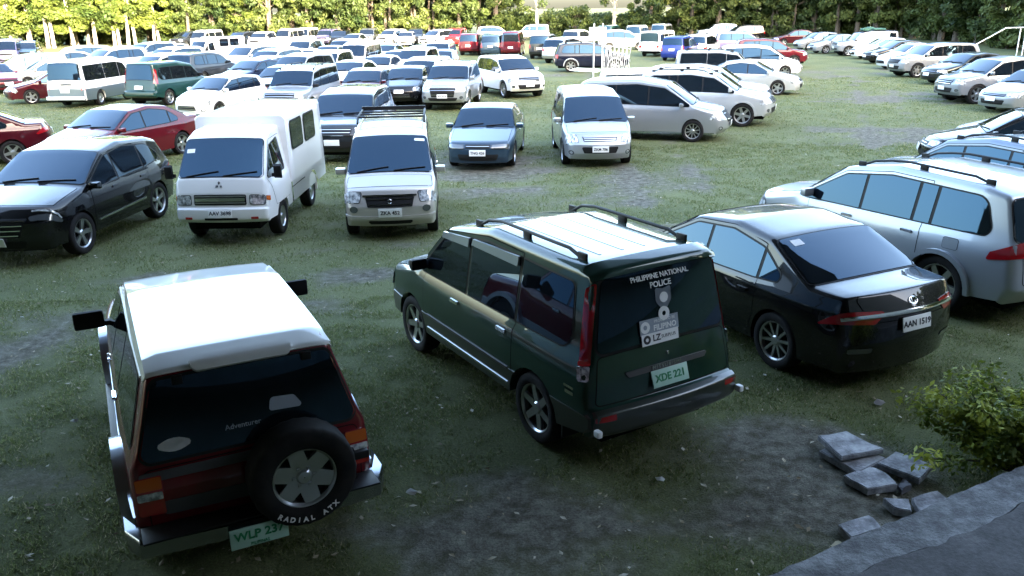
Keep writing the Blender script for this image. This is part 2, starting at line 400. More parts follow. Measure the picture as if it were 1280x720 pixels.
# ---------------------------------------------------------------- model templates: list of parts
PAINT = mat('paint_slot', (.5, .5, .5)); PAINT2 = mat('paint_slot_two', (.3, .3, .3))
class Model:
    def __init__(m, shell, kind): m.c = shell; m.kind = kind; m.parts = []
    def add(m, name, me, parent=-1, lod=0, M=None, label=None):
        m.parts.append((name, me, parent, lod, M, label)); return len(m.parts) - 1
def standard(kind, shell, dlo, splits, cowl, header, rtop, rbot, wm=.07, rm=.08, rim='five', black_pillars=True, rear_glass=True,
             lamp=None, tail=None, grille=None, doors=None, mirror=None, handles=None, fogs=None, rails=None, flare=0, bumper=None,
             low2=None, plate_f=.42, plate_r=.8, hood=None, tailgate=None, lampmat=None, wipers=True, plate_txt=('', ''), plate_mat=None):
    c = shell; m = Model(c, kind); A = m.add
    A('body', c.body(PAINT))
    bm = bmesh.new(); yi = c.W / 2 - .27
    box(bm, ((c.xmax + c.xmin) / 2, 0, .42), (c.xmax - c.xmin - .6, 2 * yi, .36)); A('underbody', to_mesh(bm, 'underbody', UNDER, False))
    ss = lambda p: c.S[int(np.argmin(np.hypot(c.P[:, 0] - p[0], c.P[:, 1] - p[1])))]
    s0, s1, s2, s3 = ss(cowl), ss(header), ss(rtop), ss(rbot); m.marks = (s0, s1, s2, s3)
    mid = c.F((s0 + s1) / 2, 0); m.ws = mid; m.rg = c.F((s2 + s3) / 2, 0)
    # windscreen and rear window
    def screen(sa, sb, mg, nm):
        lo = [(sa, -c.cross(sa, 1, mg), .06), (sa, c.cross(sa, 1, mg), .06), (sb, c.cross(sb, 1, mg), .06), (sb, -c.cross(sb, 1, mg), .06)]
        pl = fillet(lo)
        A(nm + '_seal', c.strip(inflate(pl, .022), .004, nm + '_seal', TRIM), lod=1)
        return A(nm, c.strip(pl, .009, nm, GLASS))
    wi = screen(s0 + .05, s1 - .03, wm, 'windscreen')
    if wipers:
        for q in (.02, -.62):
            bm = bmesh.new(); pts = [c.F(s0 + .05 + .09 * t, q + t * .58 * c.W / 1.75 + .05, .022) for t in (0, .5, 1)]
            tube(bm, pts, .011, 5); A('wiper', to_mesh(bm, 'wiper', TRIM), lod=1)
    if rear_glass: screen(s2 + .05, s3 - .03, rm, 'rear_window')
    # side windows
    dl = fillet(dlo); panes = []
    xs = [9] + list(splits) + [-9]
    for a, b in zip(xs, xs[1:]):
        pl = clip_poly(clip_poly(dl, 1, 0, a - .025), -1, 0, -(b + .025))
        if len(pl) > 2: panes.append(pl)
    m.panes = panes
    for sg in (1, -1):
        if black_pillars: A('window_seal', c.side(inflate(dl, .018), sg, .0055, 'window_seal', TRIM), lod=0)
        else:
            for pl in panes: A('window_seal', c.side(inflate(pl, .016), sg, .0055, 'window_seal', TRIM), lod=1)
        for pl in panes: A('side_window', c.side(pl, sg, .010, 'side_window', GLASS))
    # doors
    if doors:
        big = inflate(dl, .045)
        for (xa, xb, zl) in doors:
            top = clip_poly(clip_poly(clip_poly(big, 1, 0, xa), -1, 0, -xb), 0, -1, -(c.belt - .12))
            pts = clip_poly(clip_poly(clip_poly(big, 1, 0, xa), -1, 0, -xb), 0, -1, -(c.belt + .02))
            pts = sorted(pts, key=lambda p: p[0])
            # hull: upper points ordered by x, then the lower edge round the arch
            up = [p for p in pts]
            cx = sum(p[0] for p in up) / len(up); cz = sum(p[1] for p in up) / len(up) - .05
            up.sort(key=lambda p: -math.atan2(p[1] - cz, p[0] - cx) % (2 * math.pi) if False else p[0])
            upper = {}
            for p in up:
                k = round(p[0], 3)
                if k not in upper or p[1] > upper[k]: upper[k] = p[1]
            line = sorted(upper.items())
            lowr = [(xa, zl)]
            ra = c.r + c.arch + .05; xr_ = c.xr
            if xb < xr_ + ra:
                a0 = math.asin(max(-1, min(1, (zl - c.r) / ra))); a1 = math.acos(max(-1, min(1, (xb - xr_) / ra)))
                for k in range(7):
                    a = a0 + (a1 - a0) * k / 6; lowr.append((xr_ + ra * math.cos(a), c.r + ra * math.sin(a)))
            else: lowr.append((xb, zl))
            if line[0][0] > xb + .01: line.insert(0, (xb, c.belt + .02))
            if line[-1][0] < xa - .01: line.append((xa, c.belt - .02))
            poly = lowr + [(x, z) for x, z in line]
            for sg in (1, -1):
                A('door_seam', c.side(inflate(poly, .009), sg, .0018, 'door_seam', GAP), lod=2)
                m.parts.append(('door', c.side(poly, sg, .0036, 'door', PAINT), -1, 2, None, None)); di = len(m.parts) - 1
                if handles:
                    hx = xb + .10; hz = handles
                    A('handle', c.side(rpoly(hx, abs(hz), hx + .17, abs(hz) + .035, .015), sg, .022, 'handle', PAINT if handles > 0 else CHROME, thick=.018), parent=di, lod=2)
    # lamps
    lm = lampmat or LAMP
    if lamp:
        for sg in (1, -1):
            A('headlight_seal', c.strip(inflate(fillet([(c.sF(z), sg * u, .03) for z, u in lamp]), .012), .003, 'headlight_seal', TRIM), lod=2)
            A('headlight', c.strip(fillet([(c.sF(z), sg * u, .03) for z, u in lamp]), .012, 'headlight', lm, thick=.012))
    if tail:
        for sg in (1, -1): A('tail_light', c.strip(fillet([(c.sR(z), sg * u, .025) for z, u in tail]), .014, 'tail_light', RED, thick=.014))
    if grille:
        z0, z1, u0, u1, bars = grille
        g = A('grille', c.strip(fillet([(c.sF(z0), -u0, .02), (c.sF(z0), u0, .02), (c.sF(z1), u1, .02), (c.sF(z1), -u1, .02)]), .008, 'grille', TRIM))
        for k in range(bars):
            t = (k + .5) / bars; z = z0 + (z1 - z0) * t; u = u0 + (u1 - u0) * t - .02; s = c.sF(z)
            A('grille_bar', c.strip([(s - .007, -u), (s - .007, u), (s + .007, u), (s + .007, -u)], .02, 'grille_bar', CHROME, thick=.014), parent=g, lod=1)
    if fogs:
        for sg in (1, -1): A('fog_lamp', c.strip(fillet([(c.sF(fogs[0]) + .06 * math.cos(t), sg * fogs[1] + .07 * math.sin(t), 0) for t in np.linspace(0, 6.28, 13)[:-1]]), .01, 'fog_lamp', LAMPD, thick=.01), lod=1)
    if bumper:   # (front z0,z1,u) dark intake
        z0, z1, u = bumper; A('air_intake', c.strip(fillet([(c.sF(z0), -u * .85, .03), (c.sF(z0), u * .85, .03), (c.sF(z1), u, .03), (c.sF(z1), -u, .03)]), .006, 'air_intake', TRIM), lod=0)
    if low2:
        for sg in (1, -1): A('lower_body', c.side_band(0, low2, sg, .004, 'lower_body', PAINT2))
        for s_a, s_b in ((0, c.sF(low2)), (c.sR(low2), c.S[-1])):
            u = c.cross((s_a + s_b) / 2, 1, .0); A('bumper', c.strip([(s_a, -u), (s_a, u), (s_b, u), (s_b, -u)], .005, 'bumper', PAINT2))
    if flare:
        for xw in (c.xf, c.xr):
            ra = c.r + c.arch - .01; rb = ra + .065; h = c.sill - c.r
            a0 = math.asin(h / ra); b0 = math.asin(h / rb)
            ring = [(xw + ra * math.cos(a), c.r + ra * math.sin(a)) for a in np.linspace(math.pi - a0, a0, 17)] + [(xw + rb * math.cos(a), c.r + rb * math.sin(a)) for a in np.linspace(b0, math.pi - b0, 17)]
            for sg in (1, -1): A('fender_flare', c.side(ring, sg, flare, 'fender_flare', PAINT2, thick=flare + .02, step=.08), lod=0)
    if hood:
        xa, xb, fa, fb = hood; sa, sb = c.sT(xa), c.sT(xb); pl = c.panel(sa, sb, fa, fb)
        A('hood_seam', c.strip(inflate(pl, .010), .0015, 'hood_seam', GAP), lod=1); A('hood', c.strip(pl, .004, 'hood', PAINT), lod=1)
    if tailgate:
        za, zb, fa, fb = tailgate; sa, sb = c.sR(za), c.sR(zb); pl = c.panel(sa, sb, fa, fb)
        A('tailgate_seam', c.strip(inflate(pl, .010), .0015, 'tailgate_seam', GAP), lod=2); m.tg = A('tailgate', c.strip(pl, .0036, 'tailgate', PAINT), lod=2)
    # mirrors
    if mirror:
        x, z, mm = mirror; me = mirror_mesh(.12, .19, .13, mm)
        for sg in (1, -1):
            p = c.warp(x, sg * (c.Y(x, z) + .115), z); M = Matrix.Translation(p)
            if sg < 0: M = M @ Matrix.Diagonal((1, -1, 1, 1))
            A('side_mirror', me, M=M)
    if rails:
        xa, xb = rails
        for sg in (1, -1):
            bm = bmesh.new(); pts = []
            for t in np.linspace(0, 1, 9):
                x = xa + (xb - xa) * t; s = c.sT(x); f, r = c.flat(s); h = .06 if 0 < t < 1 else .0
                pts.append(c.F(s, sg * (f + r * .25 - .06), h))
            tube(bm, pts, .017, 8); 
            for t in (.02, .5, .98):
                x = xa + (xb - xa) * t; s = c.sT(x); f, r = c.flat(s); box(bm, c.F(s, sg * (f + r * .25 - .06), .025), (.12, .03, .075), bev=.012)
            A('roof_rail', to_mesh(bm, 'roof_rail', TRIM), lod=0)
    # wheels
    ty, rim_ = wheel_meshes(c.r, c.tw, rim)
    for xw in (c.xf, c.xr):
        for sg in (1, -1):
            p = c.warp(xw, sg * (c.W / 2), c.r); M = Matrix.Translation((p.x, sg * (c.W / 2 - .022 - c.tw / 2), c.r))
            if sg < 0: M = M @ Matrix.Rotation(math.pi, 4, 'Z')
            M = M @ Matrix.Rotation(rnd.random() * 6, 4, 'Y')
            k = A('wheel', ty, M=M); A('rim', rim_, parent=k)
    # plates
    pm = plate_mat or (PLATE, INK)
    for s, txt in ((c.sF(plate_f), plate_txt[0]), (c.sR(plate_r), plate_txt[1])):
        bm = bmesh.new(); box(bm, (0, 0, 0), (.40, .15, .012), bev=.004)
        k = A('number_plate', to_mesh(bm, 'number_plate', pm[0]), M=c.frame(s, 0, .024))
        if txt: A('lettering', text_mesh(txt, .088, pm[1], bold=.002), parent=k, lod=1, M=Matrix.Translation((0, -.002, .0075)))
    return m

MODELS = {}
def make(model, color, color2, loc, yaw, name, label, cat, dist, group='vehicles parked on the field'):
    m = MODELS[model]; root = bpy.data.objects.new(name, None); COL.objects.link(root)
    root.location = loc; root.rotation_euler = (0, 0, R(yaw)); root.empty_display_size = .3
    root['label'] = label; root['category'] = cat; root['group'] = group
    lod = 2 if dist < 24 else 1 if dist < 48 else 0
    objs = []
    for (nm, me, par, lv, M, lab) in m.parts:
        if lv > lod: objs.append(None); continue
        o = bpy.data.objects.new(nm, me); COL.objects.link(o)
        p = root if par < 0 else objs[par]
        if p is None: COL.objects.unlink(o); bpy.data.objects.remove(o); objs.append(None); continue
        o.parent = p
        if M is not None: o.matrix_local = M
        for i, mm in enumerate(me.materials):
            if mm in (PAINT, PAINT2):
                o.material_slots[i].link = 'OBJECT'; o.material_slots[i].material = color if mm is PAINT else (color2 or color)
        if lab: o['label'] = lab
        objs.append(o)
    return root, objs

# ---------------------------------------------------------------- the vehicle shapes (x forward, z up, metres)
def prof(*p): return [tuple(q) for q in p]
def sub(m, name, me, M=None, parent=-1, lod=0, label=None): return m.add(name, me, parent, lod, M, label)

# saloon with a modern nose
sh = Shell(W=1.775, belt=.93, tum=.34, sill=.24, r=.32, xf=1.35, xr=-1.35, kf=.32, kr=.22, pf=.16, pr=.12, crown=.045,
    prof=prof((2.18, .22, 0, .06), (2.26, .36, .08, .12), (2.26, .58, .1, .16), (2.08, .76, .16, .14), (1.05, .99, .25, .06), (.28, 1.40, .3, .06), (-.40, 1.475, .5, .08), (-1.02, 1.41, .35, .07), (-1.78, 1.075, .12, .07), (-2.22, 1.06, .05, .06), (-2.34, .86, .08, .12), (-2.37, .55, .1, .12), (-2.28, .24, 0, .06)))
DLO_SEDAN = [(1.02, .95, .03), (.22, 1.335, .18), (-.40, 1.385, .3), (-.95, 1.30, .2), (-1.42, 1.03, .05), (-.9, .99, .1)]
def sedan(rim, plates=('', ''), **k):
    a = dict(lamp=[(.62, .52), (.60, .92), (.78, .98), (.70, .50)], tail=[(.80, .46), (.84, 1.0), (.98, 1.04), (.92, .44)], grille=(.60, .68, .46, .48, 1), bumper=(.32, .48, .50), plate_f=.50, plate_r=.74,
        doors=[(.86, -.06, .36), (-.06, -.98, .36)], mirror=(.86, 1.02, PAINT), handles=.80, hood=(1.98, 1.10, .84, .84), tailgate=(.80, 1.05, .62, .80))
    a.update(k); return standard('sedan', sh, DLO_SEDAN, (-.06, -.98), (1.05, .99), (.28, 1.40), (-1.02, 1.41), (-1.78, 1.075), rim=rim, plate_txt=plates, **a)
MODELS['sedan'] = sedan('five')
MODELS['black_sedan'] = m = sedan('ten', ('', 'AAN 1519'), tail=[(.78, .50), (.84, 1.08), (.96, 1.10), (.90, .36)])
c = m.c
s = c.sR(.865); m.add('chrome_bar', c.strip([(s - .022, -.80), (s - .022, .80), (s + .018, .80), (s + .018, -.80)], .03, 'chrome_bar', CHROME, thick=.03))
for sg in (1, -1): m.add('reflector', c.strip(rpoly(c.sR(.50) - .03, sg * .62 - .12, c.sR(.50) + .03, sg * .62 + .12, .02), .008, 'reflector', LAMPD), lod=1)
bm = bmesh.new()
for t in np.linspace(0, 2 * math.pi, 20)[:-1]: pass
tube(bm, [(.055 * math.cos(t), .038 * math.sin(t), 0) for t in np.linspace(0, 6.2832, 17)], .006, 6, False); tube(bm, [(.02 * math.cos(t), .038 * math.sin(t), 0) for t in np.linspace(0, 6.2832, 17)], .005, 6, False)
m.add('emblem', to_mesh(bm, 'emblem', CHROME), M=c.frame(c.sR(.95), 0, .012), lod=1)
m.add('window_sticker', c.strip(rpoly(m.marks[2] + .10, .42, m.marks[2] + .20, .56, .01), .0125, 'window_sticker', STK), lod=1)
bm = bmesh.new(); c0 = c.F(m.marks[2] + .02, 0, .05)

# older saloon, lower nose
sh = Shell(W=1.695, belt=.90, tum=.34, sill=.22, r=.30, xf=1.27, xr=-1.27, kf=.26, kr=.16, pf=.14, pr=.10, crown=.04,
    prof=prof((2.10, .20, 0, .06), (2.16, .34, .08, .12), (2.15, .58, .08, .14), (2.02, .70, .12, .12), (.98, .92, .25, .06), (.30, 1.34, .3, .06), (-.35, 1.41, .5, .08), (-.95, 1.35, .3, .07), (-1.55, .99, .12, .07), (-2.12, .97, .06, .07), (-2.22, .78, .08, .12), (-2.24, .5, .1, .12), (-2.16, .22, 0, .06)))
DLO_OLD = [(.95, .92, .03), (.24, 1.28, .12), (-.35, 1.325, .3), (-.92, 1.25, .15), (-1.24, .97, .05)]
MODELS['old_sedan'] = standard('sedan', sh, DLO_OLD, (-.12, -.98), (.98, .92), (.30, 1.34), (-.95, 1.35), (-1.55, .99), rim='six', lampmat=LAMPD, black_pillars=False,
    lamp=[(.55, .34), (.54, .80), (.66, .80), (.64, .34)], tail=[(.64, .46), (.64, .88), (.86, .90), (.86, .46)], grille=(.57, .65, .30, .31, 1), bumper=(.27, .42, .52), plate_f=.46, plate_r=.70,
    doors=[(.84, -.12, .32), (-.12, -.98, .32)], mirror=(.78, .98, PAINT), handles=.76, hood=(1.94, 1.04, .84, .84), tailgate=(.62, .96, .7, .8), plate_txt=('TNG 426', ''))

# hatchback
sh = Shell(W=1.70, belt=.96, tum=.30, sill=.24, r=.30, xf=1.25, xr=-1.25, kf=.30, kr=.16, pf=.16, pr=.10, crown=.045,
    prof=prof((1.98, .22, 0, .06), (2.05, .36, .08, .12), (2.04, .60, .08, .16), (1.86, .80, .14, .14), (1.05, 1.00, .25, .06), (.28, 1.42, .3, .06), (-.40, 1.50, .5, .08), (-1.35, 1.42, .18, .07), (-1.72, 1.02, .15, .07), (-1.84, .80, .1, .1), (-1.86, .5, .1, .12), (-1.78, .25, 0, .06)))
DLO_HATCH = [(1.05, .98, .03), (.24, 1.36, .15), (-.4, 1.41, .3), (-1.15, 1.34, .12), (-1.34, 1.06, .06)]
MODELS['hatch'] = standard('hatch', sh, DLO_HATCH, (-.05, -.92), (1.05, 1.00), (.28, 1.42), (-1.35, 1.42), (-1.72, 1.02), rim='five',
    lamp=[(.62, .56), (.66, .94), (.84, .94), (.74, .54)], tail=[(.78, .54), (.78, .86), (1.02, .86), (1.02, .60)], grille=(.36, .52, .46, .40, 2), bumper=None, plate_f=.60, plate_r=.70,
    doors=[(.86, -.05, .34), (-.05, -.90, .34)], mirror=(.86, 1.06, PAINT), handles=.82, hood=(1.76, 1.08, .84, .84), tailgate=(.55, .98, .7, .7), fogs=(.36, .68))

# body-on-frame SUV
def suv_shell(**k):
    a = dict(W=1.83, belt=1.10, tum=.24, sill=.36, r=.38, tw=.25, xf=1.39, xr=-1.39, kf=.24, kr=.12, pf=.12, pr=.07, crown=.045, arch=.07,
        prof=prof((2.14, .34, 0, .06), (2.26, .46, .08, .14), (2.26, .78, .08, .16), (2.06, 1.02, .14, .14), (1.16, 1.15, .25, .06), (.40, 1.63, .3, .06), (-.4, 1.755, .6, .09), (-1.75, 1.72, .3, .08), (-2.08, 1.65, .1, .07), (-2.34, 1.12, .2, .08), (-2.40, .82, .1, .12), (-2.44, .55, .08, .12), (-2.30, .36, 0, .06)))
    a.update(k); return Shell(**a)
DLO_SUV = [(1.12, 1.12, .03), (.34, 1.54, .14), (-.4, 1.635, .4), (-1.80, 1.60, .22), (-2.02, 1.18, .08)]
def suv(rim='six', shell=None, dlo=None, splits=(-.02, -.86, -1.14), plates=('', ''), **k):
    a = dict(lamp=[(.80, .60), (.80, .98), (1.0, .98), (.96, .56)], tail=[(.88, .60), (.88, .98), (1.12, .94), (1.08, .70)], grille=(.74, .94, .46, .50, 3), bumper=(.44, .62, .56), plate_f=.60, plate_r=.80,
        doors=[(.92, -.02, .46), (-.02, -1.02, .46)], mirror=(.92, 1.22, PAINT), handles=.98, hood=(1.98, 1.24, .84, .86), tailgate=(.62, 1.12, .76, .8), rails=(.25, -1.75), fogs=(.54, .72), flare=.022)
    a.update(k); return standard('suv', shell or suv_shell(), dlo or DLO_SUV, splits, (1.16, 1.15), (.40, 1.63), (-2.08, 1.65), (-2.34, 1.12), rim=rim, plate_txt=plates, **a)
MODELS['suv'] = suv(rails=None, flare=0)
MODELS['suv_rails'] = suv()
MODELS['suv_near'] = m = suv(plates=('', ''), handles=-1.0, flare=.04, tail=[(.96, .56), (.98, 1.16), (1.10, 1.10), (1.16, .60)])
c = m.c
for sg in (1, -1):
    f_ = c.side(rpoly(-1.62, .98, -1.40, 1.12, .03), sg, .004, 'fuel_flap', PAINT); 
    if sg > 0: m.add('fuel_flap_seam', c.side(inflate(rpoly(-1.62, .92, -1.40, 1.06, .03), .005), sg, .002, 'fuel_flap_seam', GAP), lod=2); m.add('fuel_flap', c.side(rpoly(-1.62, .92, -1.40, 1.06, .03), sg, .004, 'fuel_flap', PAINT), lod=2)
MODELS['suv_new'] = suv(lamp=[(.86, .52), (.80, .96), (.98, 1.0), (.98, .46)], grille=(.56, .90, .44, .52, 2), bumper=(.42, .54, .60), rim='twin', plates=('AIA 2016', ''), flare=.02, rails=None)
# boxy older four wheel drive
shb = suv_shell(W=1.80, tum=.17, kf=.12, prof=prof((2.14, .36, 0, .06), (2.22, .48, .05, .10), (2.22, .84, .06, .10), (2.10, 1.02, .10, .12), (1.10, 1.12, .2, .06), (.55, 1.66, .2, .05), (-.3, 1.80, .5, .08), (-2.0, 1.79, .2, .08), (-2.28, 1.74, .08, .06), (-2.38, 1.14, .1, .07), (-2.40, .84, .08, .10), (-2.42, .55, .06, .10), (-2.30, .38, 0, .06)))
MODELS['box_suv'] = standard('suv', shb, [(1.04, 1.12, .03), (.52, 1.58, .08), (-.3, 1.68, .3), (-2.10, 1.67, .06), (-2.18, 1.14, .06)], (.02, -.86), (1.10, 1.12), (.55, 1.66), (-2.28, 1.74), (-2.38, 1.14), rim='six', black_pillars=False,
    lamp=[(.82, .62), (.82, .92), (.98, .92), (.98, .62)], tail=[(.86, .70), (.86, .92), (1.14, .92), (1.14, .70)], grille=(.82, .98, .56, .56, 2), bumper=(.46, .58, .7), plate_f=.62, mirror=(.92, 1.2, TRIM), rails=(.3, -1.9), flare=.03, doors=[(.9, .02, .46), (.02, -.9, .46)])

# compact crossover
sh = Shell(W=1.85, belt=1.05, tum=.30, sill=.30, r=.35, tw=.22, xf=1.335, xr=-1.335, kf=.34, kr=.2, pf=.16, pr=.12, crown=.05,
    prof=prof((2.06, .26, 0, .06), (2.16, .42, .08, .14), (2.17, .74, .08, .16), (1.98, .96, .14, .14), (1.00, 1.12, .25, .06), (.15, 1.56, .3, .06), (-.5, 1.645, .5, .08), (-1.5, 1.57, .3, .08), (-1.80, 1.49, .1, .07), (-2.13, 1.08, .2, .08), (-2.24, .84, .1, .12), (-2.27, .5, .1, .12), (-2.12, .30, 0, .06)))
m = standard('suv', sh, [(1.0, 1.05, .03), (.12, 1.48, .16), (-.5, 1.545, .3), (-1.3, 1.47, .2), (-1.78, 1.19, .06), (-1.0, 1.11, .2)], (-.05, -.95), (1.0, 1.12), (.15, 1.56), (-1.8, 1.49), (-2.13, 1.08), rim='twin',
    lamp=[(.76, .58), (.78, 1.02), (.92, 1.06), (.82, .54)], tail=[(.9, .56), (.9, 1.0), (1.06, 1.0), (1.0, .6)], grille=(.50, .80, .40, .54, 4), bumper=(.32, .44, .5), plate_f=.44, plate_r=.76, lampmat=LAMPD,
    doors=[(.88, -.05, .40), (-.05, -1.0, .40)], mirror=(.86, 1.13, PAINT), handles=.96, hood=(1.9, 1.08, .84, .86), tailgate=(.6, 1.08, .7, .75))
c = m.c
for sg in (1, -1):
    m.add('lamp_strip', c.strip([(c.sF(.885), sg * .57), (c.sF(.905), sg * .57), (c.sF(.945), sg * 1.0), (c.sF(.915), sg * 1.0)], .02, 'lamp_strip', LAMP, thick=.01), lod=1)
    m.add('sill_trim', c.side([(.78, .46), (-.80, .50), (-.80, .535), (.78, .485)], sg, .012, 'sill_trim', CHROME, thick=.012), lod=1)
MODELS['crossover'] = m

# people carriers
def mpv_shell(**k):
    a = dict(W=1.77, belt=1.02, tum=.22, sill=.28, r=.32, xf=1.375, xr=-1.375, kf=.30, kr=.12, pf=.16, pr=.07, crown=.05,
        prof=prof((2.08, .24, 0, .06), (2.18, .38, .08, .14), (2.18, .60, .08, .16), (1.98, .86, .16, .14), (1.34, 1.05, .2, .06), (.46, 1.61, .3, .06), (-.4, 1.745, .6, .09), (-1.9, 1.70, .2, .08), (-2.12, 1.62, .1, .07), (-2.28, 1.10, .15, .08), (-2.34, .82, .1, .12), (-2.36, .5, .1, .12), (-2.26, .27, 0, .06)))
    a.update(k); return Shell(**a)
DLO_MPV = [(1.30, 1.02, .03), (.40, 1.51, .12), (-.4, 1.60, .3), (-1.92, 1.55, .12), (-2.06, 1.08, .08)]
MPV = dict(lamp=[(.66, .52), (.64, .94), (.86, .96), (.84, .58)], tail=[(.74, .66), (.74, .94), (1.14, .90), (1.14, .74)], grille=(.68, .79, .40, .44, 3), bumper=(.40, .55, .46), plate_f=.50, plate_r=.80,
    doors=[(1.0, -.04, .40), (-.04, -.96, .40)], mirror=(1.0, 1.12, PAINT), handles=.90, hood=(1.9, 1.40, .84, .84), tailgate=(.6, 1.12, .8, .8), fogs=(.40, .70))
MODELS['mpv'] = standard('mpv', mpv_shell(), DLO_MPV, (-.04, -1.02), (1.34, 1.05), (.46, 1.61), (-2.12, 1.62), (-2.28, 1.10), rim='six', plate_txt=('ZKM 706', ''), **MPV)
m2 = dict(MPV); m2.update(grille=(.56, .88, .38, .46, 2), lamp=[(.80, .46), (.74, .98), (.90, 1.0), (.90, .46)], bumper=None)
MODELS['mpv_new'] = standard('mpv', mpv_shell(W=1.83, xf=1.40, xr=-1.40, kf=.34, prof=prof((2.14, .24, 0, .06), (2.28, .38, .08, .14), (2.28, .64, .08, .16), (2.06, .94, .16, .14), (1.36, 1.08, .2, .06), (.46, 1.64, .3, .06), (-.4, 1.785, .6, .09), (-1.9, 1.73, .2, .08), (-2.16, 1.64, .1, .07), (-2.32, 1.12, .15, .08), (-2.38, .82, .1, .12), (-2.40, .5, .1, .12), (-2.28, .27, 0, .06))),
    [(1.32, 1.06, .03), (.42, 1.54, .14), (-.4, 1.64, .3), (-1.86, 1.58, .2), (-2.06, 1.14, .08)], (-.04, -1.02), (1.36, 1.08), (.46, 1.64), (-2.16, 1.64), (-2.32, 1.12), rim='ten', rails=None, plate_txt=('', ''), **m2)

# the boxy green people carrier (near)
shA = Shell(W=1.68, belt=1.05, tum=.16, shoulder=.034, sill=.36, r=.335, tw=.21, xf=1.31, xr=-1.31, kf=.12, kr=.08, pf=.08, pr=.04, crown=.04, arch=.07,
    prof=prof((2.00, .34, 0, .06), (2.07, .46, .05, .10), (2.06, .72, .06, .12), (1.94, .95, .10, .12), (1.16, 1.08, .2, .06), (.56, 1.65, .22, .06), (-.3, 1.815, .6, .08), (-1.80, 1.815, .2, .08), (-1.98, 1.775, .06, .06), (-2.11, 1.10, .1, .07), (-2.16, .84, .06, .08), (-2.18, .68, .03, .08), (-2.27, .64, .03, .09), (-2.29, .46, .05, .1), (-2.15, .38, 0, .06)))
m = standard('mpv', shA, [(1.10, 1.09, .03), (.54, 1.58, .10), (-.3, 1.69, .4), (-1.76, 1.67, .07), (-1.84, 1.12, .14)], (.0, -.94), (1.16, 1.08), (.56, 1.65), (-1.98, 1.775), (-2.11, 1.10), rim='six', black_pillars=False, rm=.10,
    lamp=[(.70, .5), (.70, .84), (.88, .84), (.88, .5)], tail=None, grille=(.70, .86, .44, .46, 3), bumper=(.42, .56, .55), plate_f=.56, plate_r=.80, low2=None, mirror=(.98, 1.20, TRIM), handles=-.96, rails=(.10, -1.70),
    doors=[(.95, .0, .44), (.0, -.94, .44)], hood=(1.86, 1.2, .84, .86), tailgate=(.69, 1.10, .86, .86), plate_txt=('', 'XDE 221'), plate_mat=(PLATEG, INKG))
c = m.c
for sg in (1, -1):
    # tall corner tail lamps: red above, clear below
    z = lambda q: c.sR(q)
    ua, ub = c.cross(z(1.25), 1, .09), c.cross(z(1.25), 1, -.05)
    k = m.add('tail_light', c.strip(fillet([(z(1.71), sg * (c.cross(z(1.71), 1, .075)), .02), (z(1.71), sg * c.cross(z(1.71), 1, -.03), .02), (z(1.06), sg * c.cross(z(1.06), 1, -.05), .02), (z(1.06), sg * c.cross(z(1.06), 1, .075), .02)]), .012, 'tail_light', RED, thick=.014))
    m.add('lower_lens', c.strip(fillet([(z(1.055), sg * c.cross(z(1.05), 1, .075), .01), (z(1.055), sg * c.cross(z(1.05), 1, -.05), .01), (z(.93), sg * c.cross(z(.93), 1, -.045), .02), (z(.93), sg * c.cross(z(.93), 1, .07), .02)]), .012, 'lower_lens', LAMP, thick=.014), parent=k)
    m.add('reflector', c.strip(rpoly(c.sR(.60) - .025, sg * .70 - .09, c.sR(.60) + .025, sg * .70 + .09, .01), .012, 'reflector', RED, thick=.01), lod=1)
    m.add('lower_body', c.side_band(.36, .60, sg, .008, 'lower_body', PAINT2, thick=.01))
    for zt in (.60, .44): m.add('body_trim', c.side([(.86, zt - .012), (-.88, zt - .012), (-.88, zt + .012), (.86, zt + .012)], sg, .016, 'body_trim', CHROME if zt < .5 else RIMD, thick=.012), lod=1)
    # wind deflectors over the doors
    for a, b, za, zb in ((.60, .03, 1.60, 1.645), (-.03, -.90, 1.655, 1.68)):
        m.add('wind_deflector', c.side([(a, za - .05), (b, zb - .075), (b, zb + .015), (a - .02, za + .012)], sg, .035, 'wind_deflector', mat('smoke_acrylic', (.35, .38, .40), .08, .2, 1), thick=.02), lod=2)
    m.add('flank_badge', c.side(rpoly(-1.98, .80, -1.84, .825, .005), sg, .012, 'flank_badge', CHROME), lod=2)
    m.add('flank_badge', c.side(rpoly(-1.98, .74, -1.86, .775, .005), sg, .012, 'flank_badge', CHROME), lod=2)
    m.add('mud_flap', (lambda b: (box(b, (-1.72, sg * .70, .34), (.02, .2, .22)), to_mesh(b, 'mud_flap', TRIM))[1])(bmesh.new()), lod=1)
    m.add('marker_lamp', (lambda b: (box(b, (-2.24, sg * .80, .50), (.07, .05, .06), bev=.015), to_mesh(b, 'marker_lamp', WHITE))[1])(bmesh.new()), lod=1)
m.add('bumper', c.strip([(c.sR(.665) , -c.cross(c.sR(.6), 1)), (c.sR(.665), c.cross(c.sR(.6), 1)), (c.S[-1], c.cross(c.S[-1] - .1, 1)), (c.S[-1], -c.cross(c.S[-1] - .1, 1))], .01, 'bumper', PAINT2, thick=.02))
for u in (-.36, -.12, .12, .36):
    s0, s1 = c.sT(.2), c.sT(-1.65); m.add('roof_rib', c.strip([(s0, u - .011), (s0, u + .011), (s1, u + .011), (s1, u - .011)], .0035, 'roof_rib', PAINT, thick=.004), lod=1)
